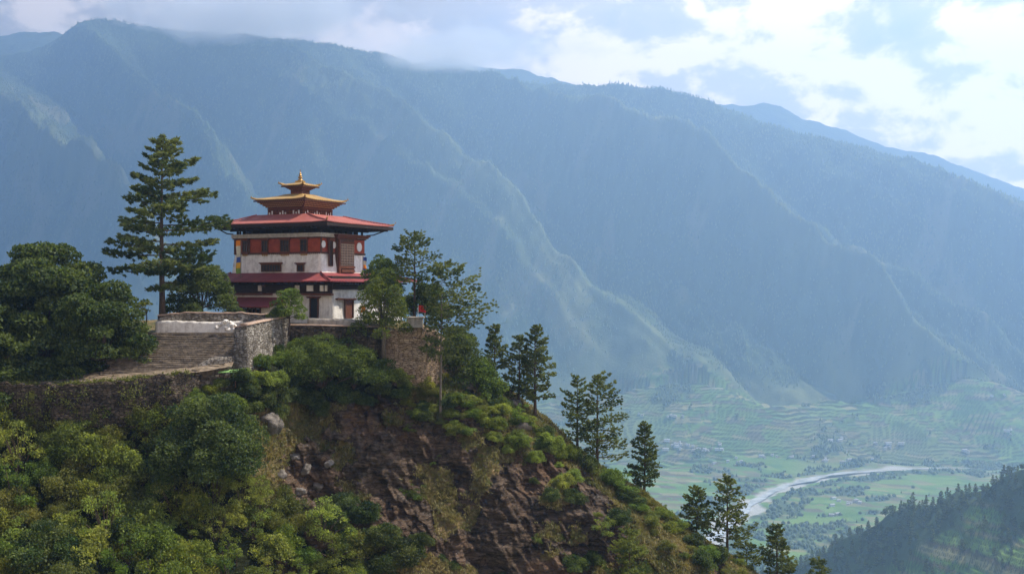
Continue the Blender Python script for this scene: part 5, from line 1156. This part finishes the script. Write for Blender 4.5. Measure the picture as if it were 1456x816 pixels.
for (cx, cy_, rx, ry, n, lab) in clusters:
    for _ in range(n):
        sx, sy = rng.normal(cx, rx*0.6), rng.normal(cy_, ry*0.7); Xq = (sx-728)/F*ys_q; Zq = terrain(Xq, ys_q)[0]; pq = 408-Zq*F/ys_q; i = int(np.argmin(np.abs(pq-sy)))
        d_, w_ = river_dist(np.array([Xq[i]]), np.array([ys_q[i]]))
        if d_[0] < w_[0]*2+6: continue
        o = HPR[cnt % 3] if cnt < 3 else HPR[rng.randint(3)].copy()
        if cnt >= 3: C.objects.link(o)
        cnt += 1; hs_ = rng.uniform(0.6, 0.95); o.scale = (hs_, hs_, hs_*0.9); o.location = (Xq[i], ys_q[i], Zq[i]); o.rotation_euler = (0, 0, rng.choice([0.2, -0.3, 0.6, 1.4])+rng.normal()*0.1)
        tag(o, 'tiny pale farmhouse in the '+lab, 'house', 'pale farmhouses in the valley, '+lab)

# tufts of grass and weeds along the broken top of the retaining wall
rng = np.random.RandomState(19); c = []
for _ in range(150):
    f = rng.rand(); sx = -60+330*f; p = S(sx, np.interp(sx, [-60, 60, 75, 170, 245, 270], [545, 546, 548, 541, 533, 529]), np.interp(sx, [-60, 60, 170, 270], [111.8, 111.8, 111.8, 114.6])); c.append(np.array(p)+rng.normal(size=(40, 3))*np.array([0.22, 0.25, 0.16]))
for _ in range(46):
    sx = rng.uniform(-60, 262); p = np.array(S(sx, rng.uniform(552, 602), np.interp(sx, [-60, 60, 170, 270], [110.6, 110.4, 110.7, 113.6]))); n_ = rng.randint(30, 160); w_ = rng.uniform(0.2, 0.6); c.append(p+rng.normal(size=(n_, 3))*np.array([w_, 0.12, w_*0.8]))
c = np.concatenate(c); v, f = leaf_quads(c, 0.24, rng, 0.2, 0.4, np.repeat([[0, -0.2, 0.7]], len(c), 0)+0.8*ico_dirs(len(c), rng))
tag(np_mesh('weeds', v, f, M['leaf_olive'], attrs={'tint': ('POINT', 'FLOAT', np.repeat(rng.rand(len(c)), 4))}), 'weeds and grass tufts along the top of the dark retaining wall', 'weeds', kind='stuff')
# low cloud lying on the summit ridge, set inside the haze: a lumpy body of thin vapour
def ridge_cloud(name, x0, x1, py0, py1, Y, hz_, seed, dens, label):
    a, b = S(x0, py0, Y), S(x1, py1, Y); c = (a+b)/2; L_ = (b-a).length/2; th = np.linspace(0, np.pi, 28); ph = np.linspace(0, 2*np.pi, 56, endpoint=False)
    T_, P_ = np.meshgrid(th, ph, indexing='ij'); d = np.stack([np.cos(T_), np.sin(T_)*np.cos(P_), np.sin(T_)*np.sin(P_)], -1)
    q = 1+0.25*fbm(d[..., 0]*3+seed, d[..., 1]*2, d[..., 2]*2, 3); v = d*q[..., None]*np.array([L_, 520, hz_]); i = np.arange(28*56).reshape(28, 56); i2 = np.concatenate([i, i[:, :1]], 1)
    f = np.stack([i2[:-1, :-1], i2[1:, :-1], i2[1:, 1:], i2[:-1, 1:]], -1).reshape(-1, 4)
    m = bpy.data.materials.new(name+'_vapour'); m.use_nodes = True; nt = m.node_tree; nt.nodes.clear(); N = nt.nodes; L = nt.links
    o = N.new('ShaderNodeOutputMaterial'); pv = N.new('ShaderNodeVolumePrincipled'); pv.inputs['Color'].default_value = (0.97, 0.98, 1, 1); pv.inputs['Anisotropy'].default_value = 0.35
    tc = N.new('ShaderNodeTexCoord'); mp = N.new('ShaderNodeMapping'); mp.inputs['Scale'].default_value = (1/L_, 1/520, 1/hz_); L.new(tc.outputs['Object'], mp.inputs[0])
    ln = N.new('ShaderNodeVectorMath'); ln.operation = 'LENGTH'; L.new(mp.outputs[0], ln.inputs[0])
    ns = N.new('ShaderNodeTexNoise'); ns.inputs['Scale'].default_value = 1/260; ns.inputs['Detail'].default_value = 4; ns.inputs['Roughness'].default_value = 0.6; L.new(tc.outputs['Object'], ns.inputs['Vector'])
    def mth(op, x, y):
        k = N.new('ShaderNodeMath'); k.operation = op
        for j, w in enumerate((x, y)):
            if hasattr(w, 'is_linked'): L.new(w, k.inputs[j])
            else: k.inputs[j].default_value = w
        return k.outputs[0]
    core = mth('SUBTRACT', 1.0, ln.outputs['Value']); val = mth('ADD', core, mth('MULTIPLY', mth('SUBTRACT', ns.outputs['Fac'], 0.5), 2.2))
    mr = N.new('ShaderNodeMapRange'); mr.interpolation_type = 'SMOOTHSTEP'; L.new(val, mr.inputs[0]); mr.inputs['From Min'].default_value = 0.05; mr.inputs['From Max'].default_value = 0.75; mr.inputs['To Max'].default_value = dens
    L.new(mr.outputs[0], pv.inputs['Density']); L.new(pv.outputs[0], o.inputs['Volume'])
    ob = np_mesh(name, v.reshape(-1, 3), f, m); ob.location = c; return tag(ob, label, 'ridge_cloud', kind='stuff')
ridge_cloud('ridge_cloud', 130, 570, 2, 34, 5450, 150, 1.0, 0.007, 'grey cloud swallowing the summit ridge behind the temple')
ridge_cloud('ridge_cloud', 520, 780, 52, 96, 5000, 80, 4.0, 0.006, 'thin cloud trailing along the ridge to the right of the summit')
# unseen clouds added above the frame to shade the mountain's left and its air
def cloud(x, y, z, rx, ry, rz_, seed, label):
    th = np.linspace(0, np.pi, 40); ph = np.linspace(0, 2*np.pi, 80, endpoint=False); T_, P_ = np.meshgrid(th, ph, indexing='ij')
    d = np.stack([np.sin(T_)*np.cos(P_), np.sin(T_)*np.sin(P_), np.cos(T_)], -1); q = 1+0.45*fbm(d[..., 0]*2.2+seed, d[..., 1]*2.2, d[..., 2]*2.2, 4)
    v = d*q[..., None]*np.array([rx, ry, rz_]); i = np.arange(40*80).reshape(40, 80); i2 = np.concatenate([i, i[:, :1]], 1)
    f = np.stack([i2[:-1, :-1], i2[1:, :-1], i2[1:, 1:], i2[:-1, 1:]], -1).reshape(-1, 4)
    m = bpy.data.materials.new('cloud_vapour'); m.use_nodes = True; nt = m.node_tree; nt.nodes.clear()
    o = nt.nodes.new('ShaderNodeOutputMaterial'); pv = nt.nodes.new('ShaderNodeVolumePrincipled'); pv.inputs['Color'].default_value = (0.98, 0.98, 1, 1); pv.inputs['Density'].default_value = 0.010
    nt.links.new(pv.outputs[0], o.inputs['Volume']); ob = np_mesh('cloud', v.reshape(-1, 3), f, m); ob.location = (x, y, z); return tag(ob, label, 'cloud', kind='stuff')
cloud(-900, 4350, 2360, 1250, 560, 220, 2.0, 'broad unseen cloud added above the frame to shade the left of the mountain')
cloud(-250, 3100, 2330, 1150, 1150, 220, 6.0, 'unseen cloud added above the frame to shade the air before the mountain')
# ------------------------------------------------------------------ haze: one closed box of even air
mb = MB(); mb.box(-8500, 8500, -60, 8000, -700, 1640)
hz = mb.build('haze', []); hm = bpy.data.materials.new('haze_air'); hm.use_nodes = True; nt = hm.node_tree; nt.nodes.clear()
ho = nt.nodes.new('ShaderNodeOutputMaterial'); pv = nt.nodes.new('ShaderNodeVolumePrincipled'); pv.inputs['Color'].default_value = (0.46, 0.69, 1.0, 1)
pv.inputs['Density'].default_value = HAZE_D; pv.inputs['Anisotropy'].default_value = 0.50
nt.links.new(pv.outputs[0], ho.inputs['Volume']); hz.data.materials.append(hm); tag(hz, kind='stuff')
